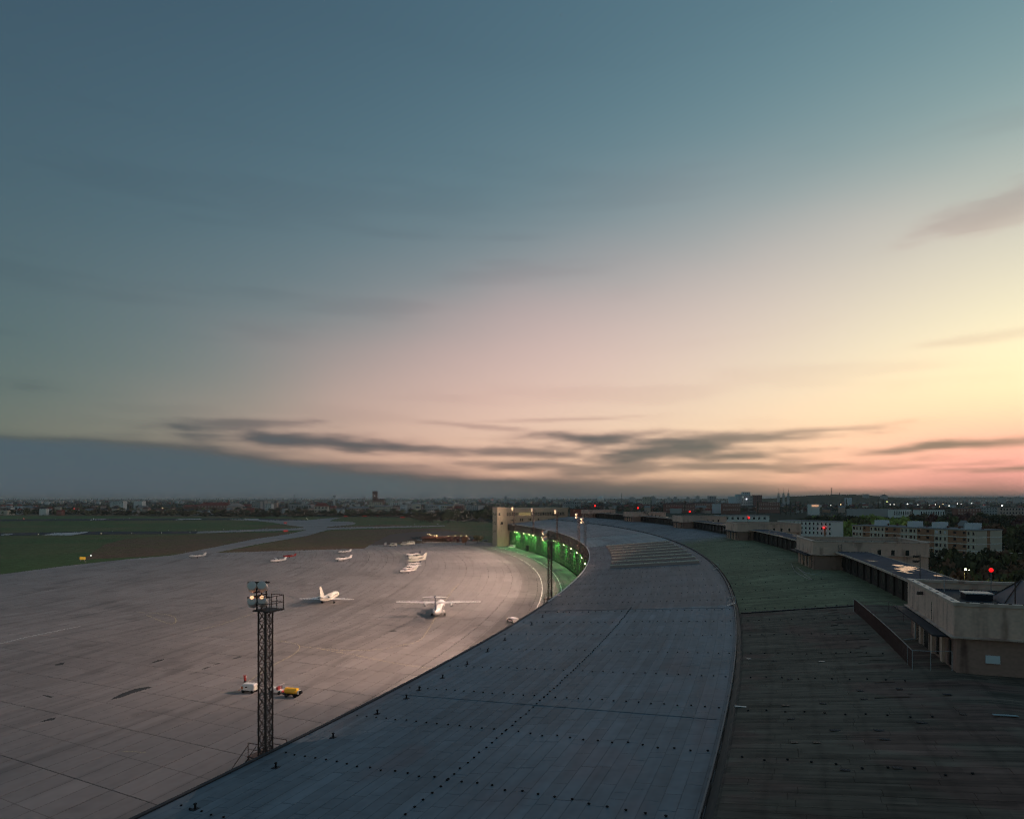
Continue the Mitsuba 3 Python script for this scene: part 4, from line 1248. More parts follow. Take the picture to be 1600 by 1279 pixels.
for lab, x, y, yaw, s, high, twin, pm, fm, bm in LP:
    light_plane(lab, x, y, yaw, s * 0.8, high, twin, pm, fm, bm, 'small airplanes parked on the apron')

# ------------------------------------------------------------------ vehicles and carts
def cart_frame(loc, yaw):
    return craft(None, loc, math.radians(yaw))


def vbox(w, c, s):
    o = w(np.array(c) - np.array(s) / 2)
    z = w([0, 0, 0])
    return MB().frame(o, w([s[0], 0, 0]) - z, w([0, s[1], 0]) - z, [0, 0, s[2]])


# ground power cart
k = thing('power_cart', 'white box shaped ground power cart standing on the apron left of the near mast', 'cart')
w = cart_frame(ground(390.5, 1081), -12)
put(k, 'body', MB().loft([w(np.array([(-1.45, -.75, .5), (1.2, -.75, .5), (1.2, .75, .5), (-1.45, .75, .5)])), w(np.array([(-1.45, -.75, 1.35), (1.25, -.75, 1.45), (1.25, .75, 1.45), (-1.45, .75, 1.35)])), w(np.array([(-1.1, -.6, 1.75), (1.15, -.6, 1.75), (1.15, .6, 1.75), (-1.1, .6, 1.75)]))]).mesh(), 'white_paint')
put(k, 'chassis', vbox(w, (-.1, 0, .42), (2.8, 1.3, .15)).mesh(), 'tyre')
put(k, 'end_panel', vbox(w, (1.28, 0, 1.0), (.06, 1.3, .9)).mesh(), 'cream_paint')
put(k, 'vent_panel', vbox(w, (-1.2, -.765, 1.0), (.4, .03, .5)).mesh(), 'orange_paint')
put(k, 'hatch', vbox(w, (-.3, -.765, 1.15), (.5, .03, .2)).mesh(), 'vent_black')
put(k, 'tow_bar', MB().bar(w([-1.45, 0, .4]), w([-2.5, 0, .3]), .09).mesh(), 'orange_paint')
for x in (-1.0, .9):
    for y in (-.65, .65):
        wheel(k, w, x, y, .3)
# fire extinguisher trolley
k = thing('extinguisher_trolley', 'small red extinguisher trolley standing behind the white power cart', 'trolley')
w = cart_frame(ground(383, 1065), 20)
put(k, 'cylinder', MB().tube(w([0, 0, .25]), w([0, 0, 1.25]), .2, n=12).tube(w([0, 0, 1.25]), w([0, 0, 1.42]), .2, .06, 12).mesh(), 'red_paint', smooth=40)
put(k, 'frame', MB().bar(w([-.1, -.2, .1]), w([-.35, -.2, 1.5]), .05).bar(w([-.1, .2, .1]), w([-.35, .2, 1.5]), .05).bar(w([-.35, -.2, 1.5]), w([-.35, .2, 1.5]), .05).mesh(), 'red_paint')
put(k, 'hose_box', vbox(w, (.2, 0, 1.0), (.2, .3, .3)).mesh(), 'white_paint')
for y in (-.3, .3):
    wheel(k, w, 0, y, .22, .1)
# tow tractor
k = thing('tow_tractor', 'small white and red tow tractor half hidden behind the near mast', 'tractor')
w = cart_frame(ground(433, 1083), -14)
put(k, 'body', vbox(w, (0, 0, .6), (2.6, 1.3, .45)).mesh(), 'white_paint')
put(k, 'bonnet', vbox(w, (-.8, 0, 1.0), (.9, 1.2, .34)).mesh(), 'white_paint')
put(k, 'seat', vbox(w, (.35, 0, 1.1), (.5, 1.0, .55)).mesh(), 'red_paint')
put(k, 'bumper', vbox(w, (1.38, 0, .6), (.14, 1.3, .3)).mesh(), 'red_paint')
put(k, 'rail', MB().bar(w([1.1, -.6, .8]), w([1.1, -.6, 1.9]), .06).bar(w([1.1, .6, .8]), w([1.1, .6, 1.9]), .06).bar(w([1.1, -.6, 1.9]), w([1.1, .6, 1.9]), .06).mesh(), 'white_paint')
for x in (-.85, .85):
    for y in (-.62, .62):
        wheel(k, w, x, y, .33)
# yellow tank trailer
k = thing('tank_trailer', 'yellow ribbed tank trailer coupled behind the tow tractor', 'trailer')
w = cart_frame(ground(456, 1088), -14)
t_ = np.arange(12) * math.pi / 6
put(k, 'tank', MB().loft([w(np.column_stack([np.full(12, x), r * np.cos(t_) * 1.05, 1.15 + r * np.sin(t_)])) for x, r in ((-1.35, .42), (-1.3, .56), (1.15, .56), (1.2, .42))]).mesh(), 'yellow_paint', smooth=40)
for x in (-1.0, -.5, 0, .5, 1.0):
    put(k, 'hoop', MB().loft([w(np.column_stack([np.full(12, x + d), .6 * np.cos(t_) * 1.05, 1.15 + .6 * np.sin(t_)])) for d in (-.03, .03)]).mesh(), 'yellow_paint')
put(k, 'chassis', vbox(w, (0, 0, .5), (3.2, 1.0, .14)).mesh(), 'tyre')
put(k, 'pump_box', vbox(w, (1.5, 0, .95), (.35, .8, .7)).mesh(), 'cream_paint')
put(k, 'hose_reel', MB().tube(w([1.85, -.25, .95]), w([1.85, .25, .95]), .3, n=12).mesh(), 'vent_black')
put(k, 'tow_bar', MB().bar(w([-1.6, 0, .5]), w([-2.2, 0, .5]), .08).mesh(), 'tyre')
for x in (-.9, .9):
    for y in (-.5, .5):
        wheel(k, w, x, y, .32)


def van(name, label, x, y, yaw, L, hgt, paint, cat='van', stripe=None, lamp=None, group=None):
    k = thing(name, label, cat, group)
    w = cart_frame(ground(x, y), yaw)
    W = min(2.0, L * .42) / 2
    side = [(-L / 2, .45), (L / 2 - .1, .45), (L / 2, .75), (L / 2 - .05, 1.05), (L / 2 - .75, 1.2 + .1 * (hgt - 1.5)), (L / 2 - 1.35, hgt), (-L / 2 + .1, hgt), (-L / 2, 1.2)]
    put(k, 'body', MB().loft([w(np.array([(px, s * W, pz) for px, pz in side])) for s in (-1, 1)]).mesh(), paint)
    for s in (-1, 1):
        put(k, 'side_window', vbox(w, (-.2, s * (W + .005), hgt - .42), (L - 2.3, .03, .42)).mesh(), 'screen_dark')
        for xx in (-L / 2 + .8, L / 2 - .9):
            wheel(k, w, xx, s * (W - .08), .34)
        if stripe:
            put(k, 'stripe', vbox(w, (0, s * (W + .005), .85), (L - .4, .025, .18)).mesh(), stripe)
        put(k, 'headlight', vbox(w, (L / 2 - .02, s * (W - .3), .78), (.1, .3, .18)).mesh(), 'lamp_glass')
        put(k, 'tail_light', vbox(w, (-L / 2, s * (W - .2), .85), (.06, .2, .25)).mesh(), 'red_paint')
    put(k, 'windscreen', MB().loft([w(np.array([(L / 2 - .72, s * (W - .12), 1.25), (L / 2 - .69, s * (W - .12), 1.28), (L / 2 - 1.28, s * (W - .12), hgt - .06), (L / 2 - 1.31, s * (W - .12), hgt - .08)])) for s in (-1, 1)]).mesh(), 'screen_dark')
    if lamp:
        put(k, 'light_bar', vbox(w, (.3, 0, hgt + .1), (.4, 1.0, .2)).mesh(), lamp)
    return k


van('van', 'white van parked before the green lit hangar doors', 800, 856, 172, 5.2, 2.3, 'white_paint')
van('patrol_car', 'white car with red tail parked against the eave below the tall mast', 801, 972, 118, 4.6, 1.5, 'white_paint', 'car', 'red_paint')
for i, (x, y, yaw) in enumerate([(602.5, 852.5, 100), (614, 853, 165), (632, 852, 160), (641, 851, 200)]):
    van('parked_truck', ['narrow pale vehicle, leftmost of four parked at the grass edge', 'dark windowed van, second from left of four parked at the grass edge', 'pale van, third from left of four parked at the grass edge', 'tall pale truck, rightmost of four parked at the grass edge'][i], x, y, yaw, [5.5, 6.0, 6.5, 7.0][i], [2.6, 2.3, 2.5, 2.9][i], ['grey_paint', 'cream_paint', 'cream_paint', 'cream_paint'][i], 'truck', group='vehicles parked at the grass edge')
solo('door_trolley', 'dark tall trolley standing before the green hangar doors', 'trolley', MB().box(ground(824, 861) + [0, 0, 2.2], [1.8, 1.4, 4.0], .3).box(ground(824, 861) + [0, 0, .3], [2.4, 1.8, .3], .3).mesh(), 'vent_black')
# the small garden by the end block: pergola, lamps, bushes, parked cars
gx = ground(688, 846)
pv = thing('garden_hut', 'low dark garden pavilion hung with warm lamps at the far end of the apron', 'pavilion')
put(pv, 'roof', MB().loft([[gx + [-18, -3, 3.2], gx + [18, -3, 3.2], gx + [18, 6, 3.2], gx + [-18, 6, 3.2]], [gx + [-15, 1, 4.6], gx + [15, 1, 4.6], gx + [15, 2, 4.6], gx + [-15, 2, 4.6]]]).mesh(), 'roof_brown')
put(pv, 'wall', MB().box(gx + [0, 3, 1.5], [32, 5, 3.0]).mesh(), 'dark_wall')
for k in range(8):
    put(pv, 'post', MB().box(gx + [-17 + 4.8 * k, -2.6, 1.6], [.3, .3, 3.2]).mesh(), 'bark')
for x, y in [(669.5, 833.5), (672, 834), (674.5, 835), (679.5, 836), (683.5, 836), (701, 836.5), (712, 836), (729.5, 836), (700, 839.5), (721, 836)]:
    lk = thing('garden_lamp', 'small warm lamp glowing in the garden at the far end of the apron', 'lamp', 'warm lamps in the far garden')
    c = ground(x, 846)
    top = along(x, c[1], y)
    put(lk, 'post', ROD, 'dark_steel', to_world=rod([top[0], top[1] - 5, 0], top - [0, 5, 0], .07))
    bulb(lk, 'globe', top - np.array([0, 5, 0]), .32 if x not in (683.5, 729.5) else .5, (1, .6, .22), .8)
    if x in (672, 683.5, 701, 729.5):
        scene[numbered('garden_glow')] = {'type': 'point', 'position': [float(q) for q in top - np.array([0, 6.2, 0.8])], 'intensity': {'type': 'rgb', 'value': [5.0, 2.6, 1.2]}}
for i, (x, y, m) in enumerate([(697, 845, 'red_paint'), (704, 845.5, 'white_paint'), (735, 844.5, 'navy_paint'), (742, 845.5, 'red_paint'), (730, 844, 'white_paint'), (758, 846, 'grey_paint')]):
    van('parked_car', ['red car under the garden lamps', 'white car under the garden lamps, right of the red one', 'dark car beside the far garden, left of a red one', 'red car nearest the stone end block', 'white car at the right end of the far garden', 'grey car at the foot of the stone end block'][i], x, y, 175 + 8 * i, 4.4, 1.5, m, 'car', group='cars parked by the far garden')

# small lights over the airfield
for i, (x, y, col, r) in enumerate([(37, 811.5, 'r', 1.0), (27, 811, 'w', .5), (87, 811, 'w', .5), (146, 811, 'w', .6), (193, 811, 'w', .45), (202, 810.5, 'w', .5), (251, 810.5, 'w', .4), (258, 810, 'w', .4), (9, 836, 'w', .35), (60, 835.7, 'y', .55), (85, 831.5, 'w', .35), (158, 834.5, 'y', .45), (176, 830.3, 'w', .3), (206, 833.7, 'y', .4), (220, 829.5, 'y', .3), (252, 833.2, 'y', .35), (263, 829.3, 'w', .3), (305, 828.6, 'y', .4), (345, 831.8, 'y', .35), (349, 828, 'y', .35), (389, 830.4, 'y', .4),
                                    (297, 832.7, 'w', .3), (417, 826.2, 'w', .35), (467, 825.6, 'w', .35), (479, 810.5, 'y', .7), (383, 811, 'y', .5), (318, 864, 'w', .22), (290, 862, 'w', .2), (142, 870, 'w', .5), (577, 820.5, 'w', .5), (613, 820.4, 'w', .5), (648, 820, 'w', .5), (684, 819.5, 'w', .6), (588, 825, 'p', .6), (673, 806, 'w', .6), (708, 809.5, 'y', .8), (530, 816.5, 'w', .4)]):
    nm = {'r': 'red', 'w': 'white', 'y': 'amber', 'p': 'pink'}[col]
    lk = thing('taxiway_light', f'tiny {nm} light standing in the grass of the airfield', 'light', f'{nm} lights of the airfield')
    c = ground(x, y)
    put(lk, 'stem', ROD, 'grey_paint', to_world=rod([c[0], c[1], -.4], [c[0], c[1], .5], .08))
    bulb(lk, 'lens', [c[0], c[1], .5 + r], r * .8, {'r': (1, .06, .04), 'w': (.85, .9, .8), 'y': (1, .7, .35), 'p': (1, .4, .3)}[col], .30)
for i, (x, y, wd) in enumerate([(446, 818, 4.5), (446.5, 831, 5.0), (541, 807.2, 9.0), (570, 807, 8), (590, 806.2, 3.5), (629, 809, 9), (129, 875.2, 3.2)]):
    c = ground(x, y)
    am = i == 6
    lk = thing('taxiway_sign', ['lit red sign at the left of the taxiway fork, upper one', 'lit red sign at the left of the taxiway fork, lower one', 'wide lit red sign before the far hedge, leftmost', 'lit red sign before the far hedge, second from left', 'narrow lit red sign before the far hedge, third from left', 'pinkish lit sign before the far hedge, rightmost', 'small amber lit sign on the grass at the left apron edge'][i], 'sign')
    put(lk, 'panel', MB().box([c[0], c[1], 1.3], [wd, .4, 1.7]).mesh(), 'red_paint' if not am else 'yellow_paint', emitter=glow((1, .07, .05) if not am else (1, .5, .05), .055 if i != 5 else .04))
    put(lk, 'foot', MB().box([c[0] - wd * .35, c[1], 0.05], [.3, .5, .8]).box([c[0] + wd * .35, c[1], 0.05], [.3, .5, .8]).mesh(), 'grey_paint')

# ------------------------------------------------------------------ buildings beyond the airfield
def block(name, label, cat, x0, x1, ytop, Y, wall, roof, depth=14.0, z0=0.0, yaw=0.0, pitch=0.0, windows=None, group=None, hip=False):
    """A building whose front stands at distance Y between picture columns x0 and x1, its eave at row ytop."""
    k = thing(name, label, cat, group)
    zt = H - (ytop - 778.0) * Y / 1060.0
    w_ = (x1 - x0) * Y / 1060.0
    c = along(0.5 * (x0 + x1), Y)
    w = craft(None, [c[0], c[1], 0], math.radians(yaw))
    z = w([0, 0, 0])
    ex, ey = w([1, 0, 0]) - z, w([0, 1, 0]) - z
    ze = zt - pitch
    put(k, 'wall', MB().frame(w([-w_ / 2, 0, z0]), ex * w_, ey * depth, [0, 0, ze - z0]).mesh(), wall)
    o = 0.3
    if pitch > 0:
        e0 = [w([-w_ / 2 - o, -o, ze]), w([w_ / 2 + o, -o, ze]), w([w_ / 2 + o, depth + o, ze]), w([-w_ / 2 - o, depth + o, ze])]
        s = min(w_ * .35, depth * .45) if hip else 0.0
        if w_ >= depth * .8:
            top = [w([-w_ / 2 - o + s, depth / 2 - .05, zt]), w([w_ / 2 + o - s, depth / 2 - .05, zt]), w([w_ / 2 + o - s, depth / 2 + .05, zt]), w([-w_ / 2 - o + s, depth / 2 + .05, zt])]
        else:
            top = [w([-.05, -o + s, zt]), w([.05, -o + s, zt]), w([.05, depth + o - s, zt]), w([-.05, depth + o - s, zt])]
        r = put(k, 'roof', MB().loft([np.array(e0) + [0, 0, .02], top]).mesh(), roof)
        put(r, 'chimney', MB().box(w([w_ * .2, depth * .5, zt + .6]), [.9, .9, 2.2], math.radians(yaw)).mesh(), 'house_brick')
    else:
        put(k, 'roof', MB().frame(w([-w_ / 2 - o, -o, ze + .02]), ex * (w_ + 2 * o), ey * (depth + 2 * o), [0, 0, .5]).mesh(), roof)
    if windows:
        cols, rows, zlow, mat = windows
        sh = (ze - zlow) / rows
        for i in range(cols):
            for j in range(rows):
                put(k, 'window', UNIT, mat, to_world=placed(w([-w_ / 2 + w_ * (i + .28) / cols, -.06, zlow + sh * (j + .3)]), ex * w_ * .44 / cols, ey * .055, [0, 0, sh * .5]))
    return k


WH, CR, GR, BR, RO, OC, BL = 'house_white', 'house_cream', 'house_grey', 'house_brick', 'house_rose', 'house_ochre', 'house_blue'
RR, RDK, RG, RB = 'roof_red', 'roof_dark', 'roof_grey', 'roof_brown'
CITY = [
    ('office_block', 'long white flat office block on the left skyline, the brightest there', 171, 193, 782.5, 2300, WH, RG, 20, 0, (9, 3, 12, 'screen_dark')),
    ('office_block', 'white stepped building just right of the long white office block on the left skyline', 209, 222, 782.6, 2350, WH, RG, 25, 0, None),
    ('shed', 'pale bluish flat hall with a dark gate near the left end of the skyline', 23, 45, 790.8, 1950, BL, RG, 20, 0, (4, 1, 2, 'screen_dark')),
    ('house', 'pale house with low roof left of the bluish hall on the far left', 8, 17, 791.5, 1900, CR, RR, 12, 4, None),
    ('house', 'pale gabled house among trees right of the bluish hall', 90, 98, 789.5, 2000, CR, RDK, 10, 5, None),
    ('house', 'cream house with grey roof beside a gabled one on the left', 97, 108, 791.5, 1950, CR, RG, 12, 4, None),
    ('warehouse', 'red roofed long brick warehouse left of the big pale gable', 286, 312, 788.5, 1950, BR, RR, 25, 4, None),
    ('warehouse', 'long brick hall with the brightest red roof, touching the big pale gable', 310, 357, 784.5, 1900, BR, RR, 30, 9, (10, 2, 3, 'house_rose')),
    ('gable_hall', 'big hall with a broad pale roof end beside the long red roof', 354, 377, 785.8, 1850, RO, RO, 26, 8, None),
    ('house', 'red roofed house right of the broad pale gable', 379, 393, 787.5, 1950, BR, RR, 14, 5, None),
    ('apartment_block', 'grey blue apartment block, left one of the cluster', 393, 407, 783.5, 1850, GR, RG, 16, 0, (4, 5, 3, 'screen_dark')),
    ('apartment_block', 'tallest grey apartment block of the cluster left of the skyline centre', 405, 414, 781.8, 1900, GR, RG, 16, 0, (3, 5, 3, 'screen_dark')),
    ('apartment_block', 'white slender apartment block in front of the grey cluster', 414.5, 424, 787, 1650, WH, RG, 14, 0, (3, 4, 3, 'screen_dark')),
    ('apartment_block', 'rose coloured apartment block right of the white slender one', 424, 432.5, 785.2, 1800, RO, RG, 16, 0, (3, 4, 3, 'screen_dark')),
    ('house', 'low white house in front of the trees right of the apartment cluster', 438, 447, 792, 1650, WH, RDK, 12, 4, None),
    ('warehouse', 'long pale flat hall right of the apartment cluster', 450, 487, 788, 1900, GR, RG, 25, 0, (9, 1, 4, 'screen_dark')),
    ('house', 'red roofed villa with pale gable left of the white mushroom tower', 491, 512, 785.5, 1600, CR, RR, 16, 8, (4, 2, 3, 'screen_dark')),
    ('house', 'pale house below the white mushroom tower', 515, 524, 790, 1650, RO, RR, 12, 5, None),
    ('house', 'low white roofed house at the hedge right of the red roofed villa', 525, 537, 794, 1560, WH, RG, 12, 3, None),
    ('terrace', 'long pale terrace with grey roof below the red tower', 545, 575, 791, 1600, RO, RG, 14, 4, (8, 2, 2, 'screen_dark')),
    ('terrace', 'pale terrace right under the red tower', 577, 596, 784.5, 1850, CR, RG, 14, 0, (6, 3, 3, 'screen_dark')),
    ('terrace', 'long whitish terrace right of the red tower foot', 586, 611, 788.8, 1700, CR, RG, 14, 3, (8, 3, 2, 'screen_dark')),
    ('terrace', 'whitish upper terrace behind, right of the red tower', 607, 626, 785, 1950, WH, RG, 14, 0, (6, 3, 3, 'screen_dark')),
    ('house', 'bluish pale block right of the round dark tree by the hedge', 625, 634, 788.4, 1700, BL, RG, 14, 0, (3, 3, 2, 'screen_dark')),
    ('house', 'narrow grey block next to the bluish pale block', 634, 643, 787.2, 1750, GR, RG, 14, 0, (3, 3, 2, 'screen_dark')),
    ('terrace', 'pale block with steep end above the hedge', 644, 657, 785, 1900, CR, RG, 14, 4, None),
    ('terrace', 'grey white terrace above the hedge, mid way to the end block', 664, 684, 788.2, 1750, GR, RG, 14, 3, (6, 2, 3, 'screen_dark')),
    ('terrace', 'pale terrace right of the grey white one above the hedge', 688, 708, 788, 1800, CR, RG, 14, 3, (6, 2, 3, 'screen_dark')),
    ('apartment_block', 'rose brick block above the hedge left of the end block', 709, 723, 786.6, 1700, BR, RO, 16, 4, (4, 3, 3, 'house_rose')),
    ('terrace', 'pale terrace nearest the stone end block', 728, 748, 789.5, 1700, GR, RG, 14, 0, (6, 3, 3, 'screen_dark')),
    ('terrace', 'pale blocks left of the radar dome behind the end block', 880, 908, 784, 2000, GR, RG, 16, 0, (8, 3, 4, 'screen_dark')),
    ('office_block', 'broad pale block on the skyline right of the radar dome', 1004, 1018, 776.2, 3000, CR, RG, 20, 0, (5, 4, 10, 'screen_dark')),
    ('office_block', 'lower pale block adjoining the broad one right of the radar dome', 1017, 1025, 778, 3000, GR, RG, 20, 0, None),
    ('tower_block', 'dark blue tower block with a stepped top on the skyline, right of centre', 1108, 1119, 775, 3200, GR, RDK, 25, 0, (3, 6, 10, 'screen_dark')),
    ('tower_block', 'pale blue block left of the dark lit slab on the right skyline', 1140, 1150, 776, 2900, BL, RG, 20, 0, None),
    ('tower_block', 'blue grey tower at the left of the dark lit slab', 1151.5, 1160, 772.3, 2500, BL, RG, 18, 0, (3, 6, 10, 'screen_dark')),
    ('tower_block', 'tallest blue grey tower behind the dark lit slab', 1160, 1172, 768.8, 2600, BL, RG, 18, 0, (4, 7, 10, 'screen_dark')),
    ('tower_block', 'dark slab with two bright white lights on the right skyline', 1159, 1176, 774.5, 2300, GR, RDK, 16, 0, (6, 4, 6, 'screen_dark')),
    ('tower_block', 'dark slab at the right end of the tower group on the right skyline', 1176.5, 1190.5, 773.5, 2350, BR, RDK, 16, 0, (5, 5, 6, 'screen_dark')),
    ('warehouse', 'long red brick depot row below the tower group on the right', 1186, 1219, 784.5, 1700, BR, RB, 20, 0, (12, 2, 6, 'house_rose')),
    ('warehouse', 'red brick depot left of the long row on the right', 1130, 1157, 786.5, 1600, BR, RB, 20, 0, (9, 2, 5, 'house_rose')),
    ('warehouse', 'dark red roofed brick hall in the middle distance right of the radar dome', 1040, 1085, 785.5, 1700, BR, RB, 30, 4, (12, 2, 4, 'house_rose')),
    ('shed', 'small pale blue hall before the brick halls right of centre', 1117, 1130, 787, 1650, BL, RG, 20, 0, None),
    ('warehouse', 'dark red roofed brick hall with a pale upper floor right of the small blue hall', 1085, 1117, 784, 1850, BR, RDK, 30, 3, (9, 2, 4, 'house_rose')),
    ('tower_block', 'pale blue block low before the wooded hill on the right', 1324, 1331, 777.5, 2600, BL, RG, 20, 0, None),
    ('tower_block', 'grey tower block on the wooded ridge right of the thin mast', 1350, 1357.5, 772, 4500, GR, RDK, 25, 0, None),
    ('tower_block', 'dark round shouldered tower block farthest right on the ridge', 1379, 1387, 772.2, 4500, GR, RDK, 30, 8, None),
    ('shed', 'floodlit white hall glowing orange below the wooded hill', 1267, 1281, 787.6, 1500, WH, RG, 15, 0, None),
    ('warehouse', 'long low grey hall behind the bright green trees on the right', 1330, 1395, 795.0, 1350, GR, RG, 20, 0, None),
    ('warehouse', 'low white hall among the far yard lights on the right', 1396, 1424, 796.0, 1250, WH, RG, 18, 0, (8, 1, 2, 'screen_dark')),
    ('warehouse', 'white flat hall right of the low white one among the yard lights', 1436, 1478, 796.6, 1220, WH, RG, 18, 0, (10, 1, 2, 'screen_dark')),
    ('warehouse', 'brownish storehouse right of the white halls near the right edge', 1497, 1532, 794, 1300, BR, RG, 18, 0, (8, 2, 3, 'house_rose')),
    ('warehouse', 'bluish storehouse beside the brownish one near the right edge', 1533, 1558, 792.5, 1350, GR, RG, 18, 0, (6, 3, 3, 'screen_dark')),
    ('warehouse', 'pale storehouse at the right edge of the picture below the white yard light', 1562, 1600, 793, 1400, RO, RG, 18, 0, (8, 2, 3, 'screen_dark')),
    ('house', 'pale house hidden in trees at the right edge behind the striped flats', 1578, 1592, 836, 520, RO, RG, 10, 2, None),
    ('house', 'steep grey roofed house rising from the trees behind the striped flats', 1506, 1521, 813, 520, BL, RG, 10, 6, None)]
for nm, lab, x0, x1, yt, Y, wl, rf_, dp, pt, win in CITY:
    block(nm, lab, 'building' if nm not in ('house',) else 'house', x0, x1, yt, Y, wl, rf_, dp, pitch=pt, windows=win, yaw=float(rng.uniform(-8, 8)), hip=(pt > 5))
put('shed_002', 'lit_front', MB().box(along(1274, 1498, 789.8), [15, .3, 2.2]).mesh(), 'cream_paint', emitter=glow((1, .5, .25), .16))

# towers and masts of the skyline
k = thing('brick_tower', 'dark red brick clock tower block standing alone on the left skyline', 'tower')
Y = 2400
c = along(586, Y)
zt = H + 10.3 * Y / 1060
put(k, 'shaft', MB().box([c[0], c[1], zt / 2], [15.5, 15, zt]).mesh(), 'house_brick')
put(k, 'cap', MB().box([c[0], c[1], zt + .6], [16.6, 16, 1.2]).mesh(), 'roof_dark')
put(k, 'annex', MB().box([c[0] + 20, c[1] + 3, 17], [24, 14, 34]).mesh(), 'house_brick')
put(k, 'annex_roof', MB().box([c[0] + 20, c[1] + 3, 34.6], [25, 15, 1.2]).mesh(), 'roof_dark')
put(k, 'clock_face', MB().tube([c[0], c[1] - 7.55, zt - 16], [c[0], c[1] - 7.8, zt - 16], 2.6, n=16).mesh(), 'house_white', emitter=glow((1, .9, .9), .05))
for i in (-1, 0, 1):
    put(k, 'window', MB().box([c[0] + 4.5 * i, c[1] - 7.6, zt - 5], [2.2, .3, 5]).box([c[0] + 4.5 * i, c[1] - 7.6, zt - 28], [2.2, .3, 6]).mesh(), 'screen_dark')
k = thing('water_tower', 'slender white tower with a flat mushroom head left of the brick tower', 'tower')
c = along(522.5, 2600)
put(k, 'shaft', MB().tube([c[0], c[1], 0], [c[0], c[1], 42], 3.2, 2.6, 12).mesh(), 'house_white', smooth=40)
put(k, 'head', MB().tube([c[0], c[1], 42], [c[0], c[1], 44], 2.6, 6.2, 12).tube([c[0], c[1], 44], [c[0], c[1], 47], 6.2, 5.5, 12).mesh(), 'house_grey', smooth=40)


def mast_pole(label, x, ytop, Y, wpx, name='radio_mast', mat='roof_dark', cat='mast'):
    k = thing(name, label, cat)
    c = along(x, Y, ytop)
    r = wpx * Y / 1060 / 2
    put(k, 'shaft', MB().tube([c[0], c[1], 0], c, r * 1.2, r * .7, 6).mesh(), mat)
    put(k, 'foot', MB().box([c[0], c[1], 4], [r * 5, r * 5, 8]).mesh(), 'house_grey')


mast_pole('thin dark spire left of the white mushroom tower', 459.5, 772.5, 2600, .8, 'church_spire', cat='spire')
mast_pole('short dark chimney just left of the brick tower', 568.8, 774.5, 2400, 1.6, 'chimney', 'house_brick', 'chimney')
mast_pole('thin dark mast near the left end of the skyline', 20.5, 781, 2000, .6)
mast_pole('dark chimney at the big pale gable on the left', 356.5, 780.2, 1900, 1.4, 'chimney', 'house_brick', 'chimney')
mast_pole('thin mast on the skyline right of the radar dome', 971, 770.5, 4200, .8)
mast_pole('tall thin mast standing on the wooded hill at the right', 1299, 761.5, 4600, 1.0)
mast_pole('short blunt tower on the wooded hill right of the tall mast', 1311.5, 769.5, 4600, 1.2)
for i, x in enumerate((1216.4, 1224.2, 1231.8)):
    k = thing('antenna_tower', ['left one of three antenna topped towers on the right skyline', 'middle one of three antenna topped towers on the right skyline', 'right one of three antenna topped towers on the right skyline'][i], 'tower', 'three antenna topped towers on the skyline')
    c = along(x, 4200)
    s = 4200 / 1060
    put(k, 'shaft', MB().box([c[0], c[1], 22], [3.0 * s, 10, 44 + 6 * s]).mesh(), 'house_grey')
    put(k, 'head', MB().box([c[0], c[1], 47 + 4 * s], [2.2 * s, 8, 3 * s]).mesh(), 'house_grey')
    put(k, 'antenna', MB().tube([c[0], c[1], 44 + 4 * s], [c[0], c[1], H + 15.5 * s], .3 * s, .12 * s, 5).mesh(), 'roof_dark')
for i, (x, yt, wd) in enumerate([(607, 778, 7), (618, 777.5, 2), (695, 776.8, 4), (790, 775.5, 4), (838, 777, 5), (850, 776.5, 6), (1045, 777, 4), (1055, 776.5, 5), (1075, 776.5, 4), (1090, 775, 5), (988, 777, 8), (1020, 775.6, 6), (545, 779.5, 6), (562, 779, 4), (670, 779.4, 3), (755, 778.5, 5), (770, 777.5, 4), (1565, 776, 10), (1590, 776.5, 12)]):
    Y = 5200
    c = along(x, Y)
    zt = H - (yt - 778) * Y / 1060
    s = wd * Y / 1060
    k = thing('far_tower_block', 'tiny hazy high rise on the far skyline', 'building', 'hazy high rises on the far skyline')
    put(k, 'wall', MB().box([c[0], c[1], zt / 2], [s, 20, zt]).mesh(), 'house_grey')
    put(k, 'roof', MB().box([c[0], c[1], zt + 1.5], [s * .5, 10, 3]).mesh(), 'roof_dark')

# wooded ridges at the horizon
def ridge(name, prof, Y, depth, mat, base=0.0):
    xs = np.array([p[0] for p in prof], float)
    ys = np.array([p[1] for p in prof], float)
    x = np.linspace(xs[0], xs[-1], 260)
    top = H - (np.interp(x, xs, ys) - 778) * Y / 1060
    ds = np.linspace(-1, 1, 15)
    X, D = np.meshgrid((x - 800) * Y / 1060, ds * depth, indexing='ij')
    prof2 = np.cos(ds * math.pi / 2) ** 0.8
    p3 = np.stack([X, D, D * 0], -1)
    Z = (top[:, None] + 9 * (meshkit.fbm(p3 / 60.0, 4, 3) - .5)) * prof2[None] - 1.0
    v = np.stack([X * (1 + D / Y), Y + D, Z], -1).reshape(-1, 3)
    n, m = X.shape
    i, j = np.meshgrid(np.arange(n - 1), np.arange(m - 1), indexing='ij')
    b = (i * m + j).ravel()
    structure(name, (v, np.vstack([np.stack([b, b + m, b + m + 1], 1), np.stack([b, b + m + 1, b + 1], 1)])), mat)


ridge('wooded_hill', [(1150, 780), (1205, 778.5), (1230, 775.8), (1262, 774.2), (1300, 772.6), (1345, 772.4), (1368, 774.5), (1400, 777), (1430, 780)], 4800, 500, 'leaf_dark')
ridge('far_hills', [(-200, 781), (300, 780.5), (800, 779.6), (1150, 778.8), (1300, 777.8), (1450, 776.6), (1620, 776.2), (1900, 776.2)], 11000, 900, 'leaf_dark')

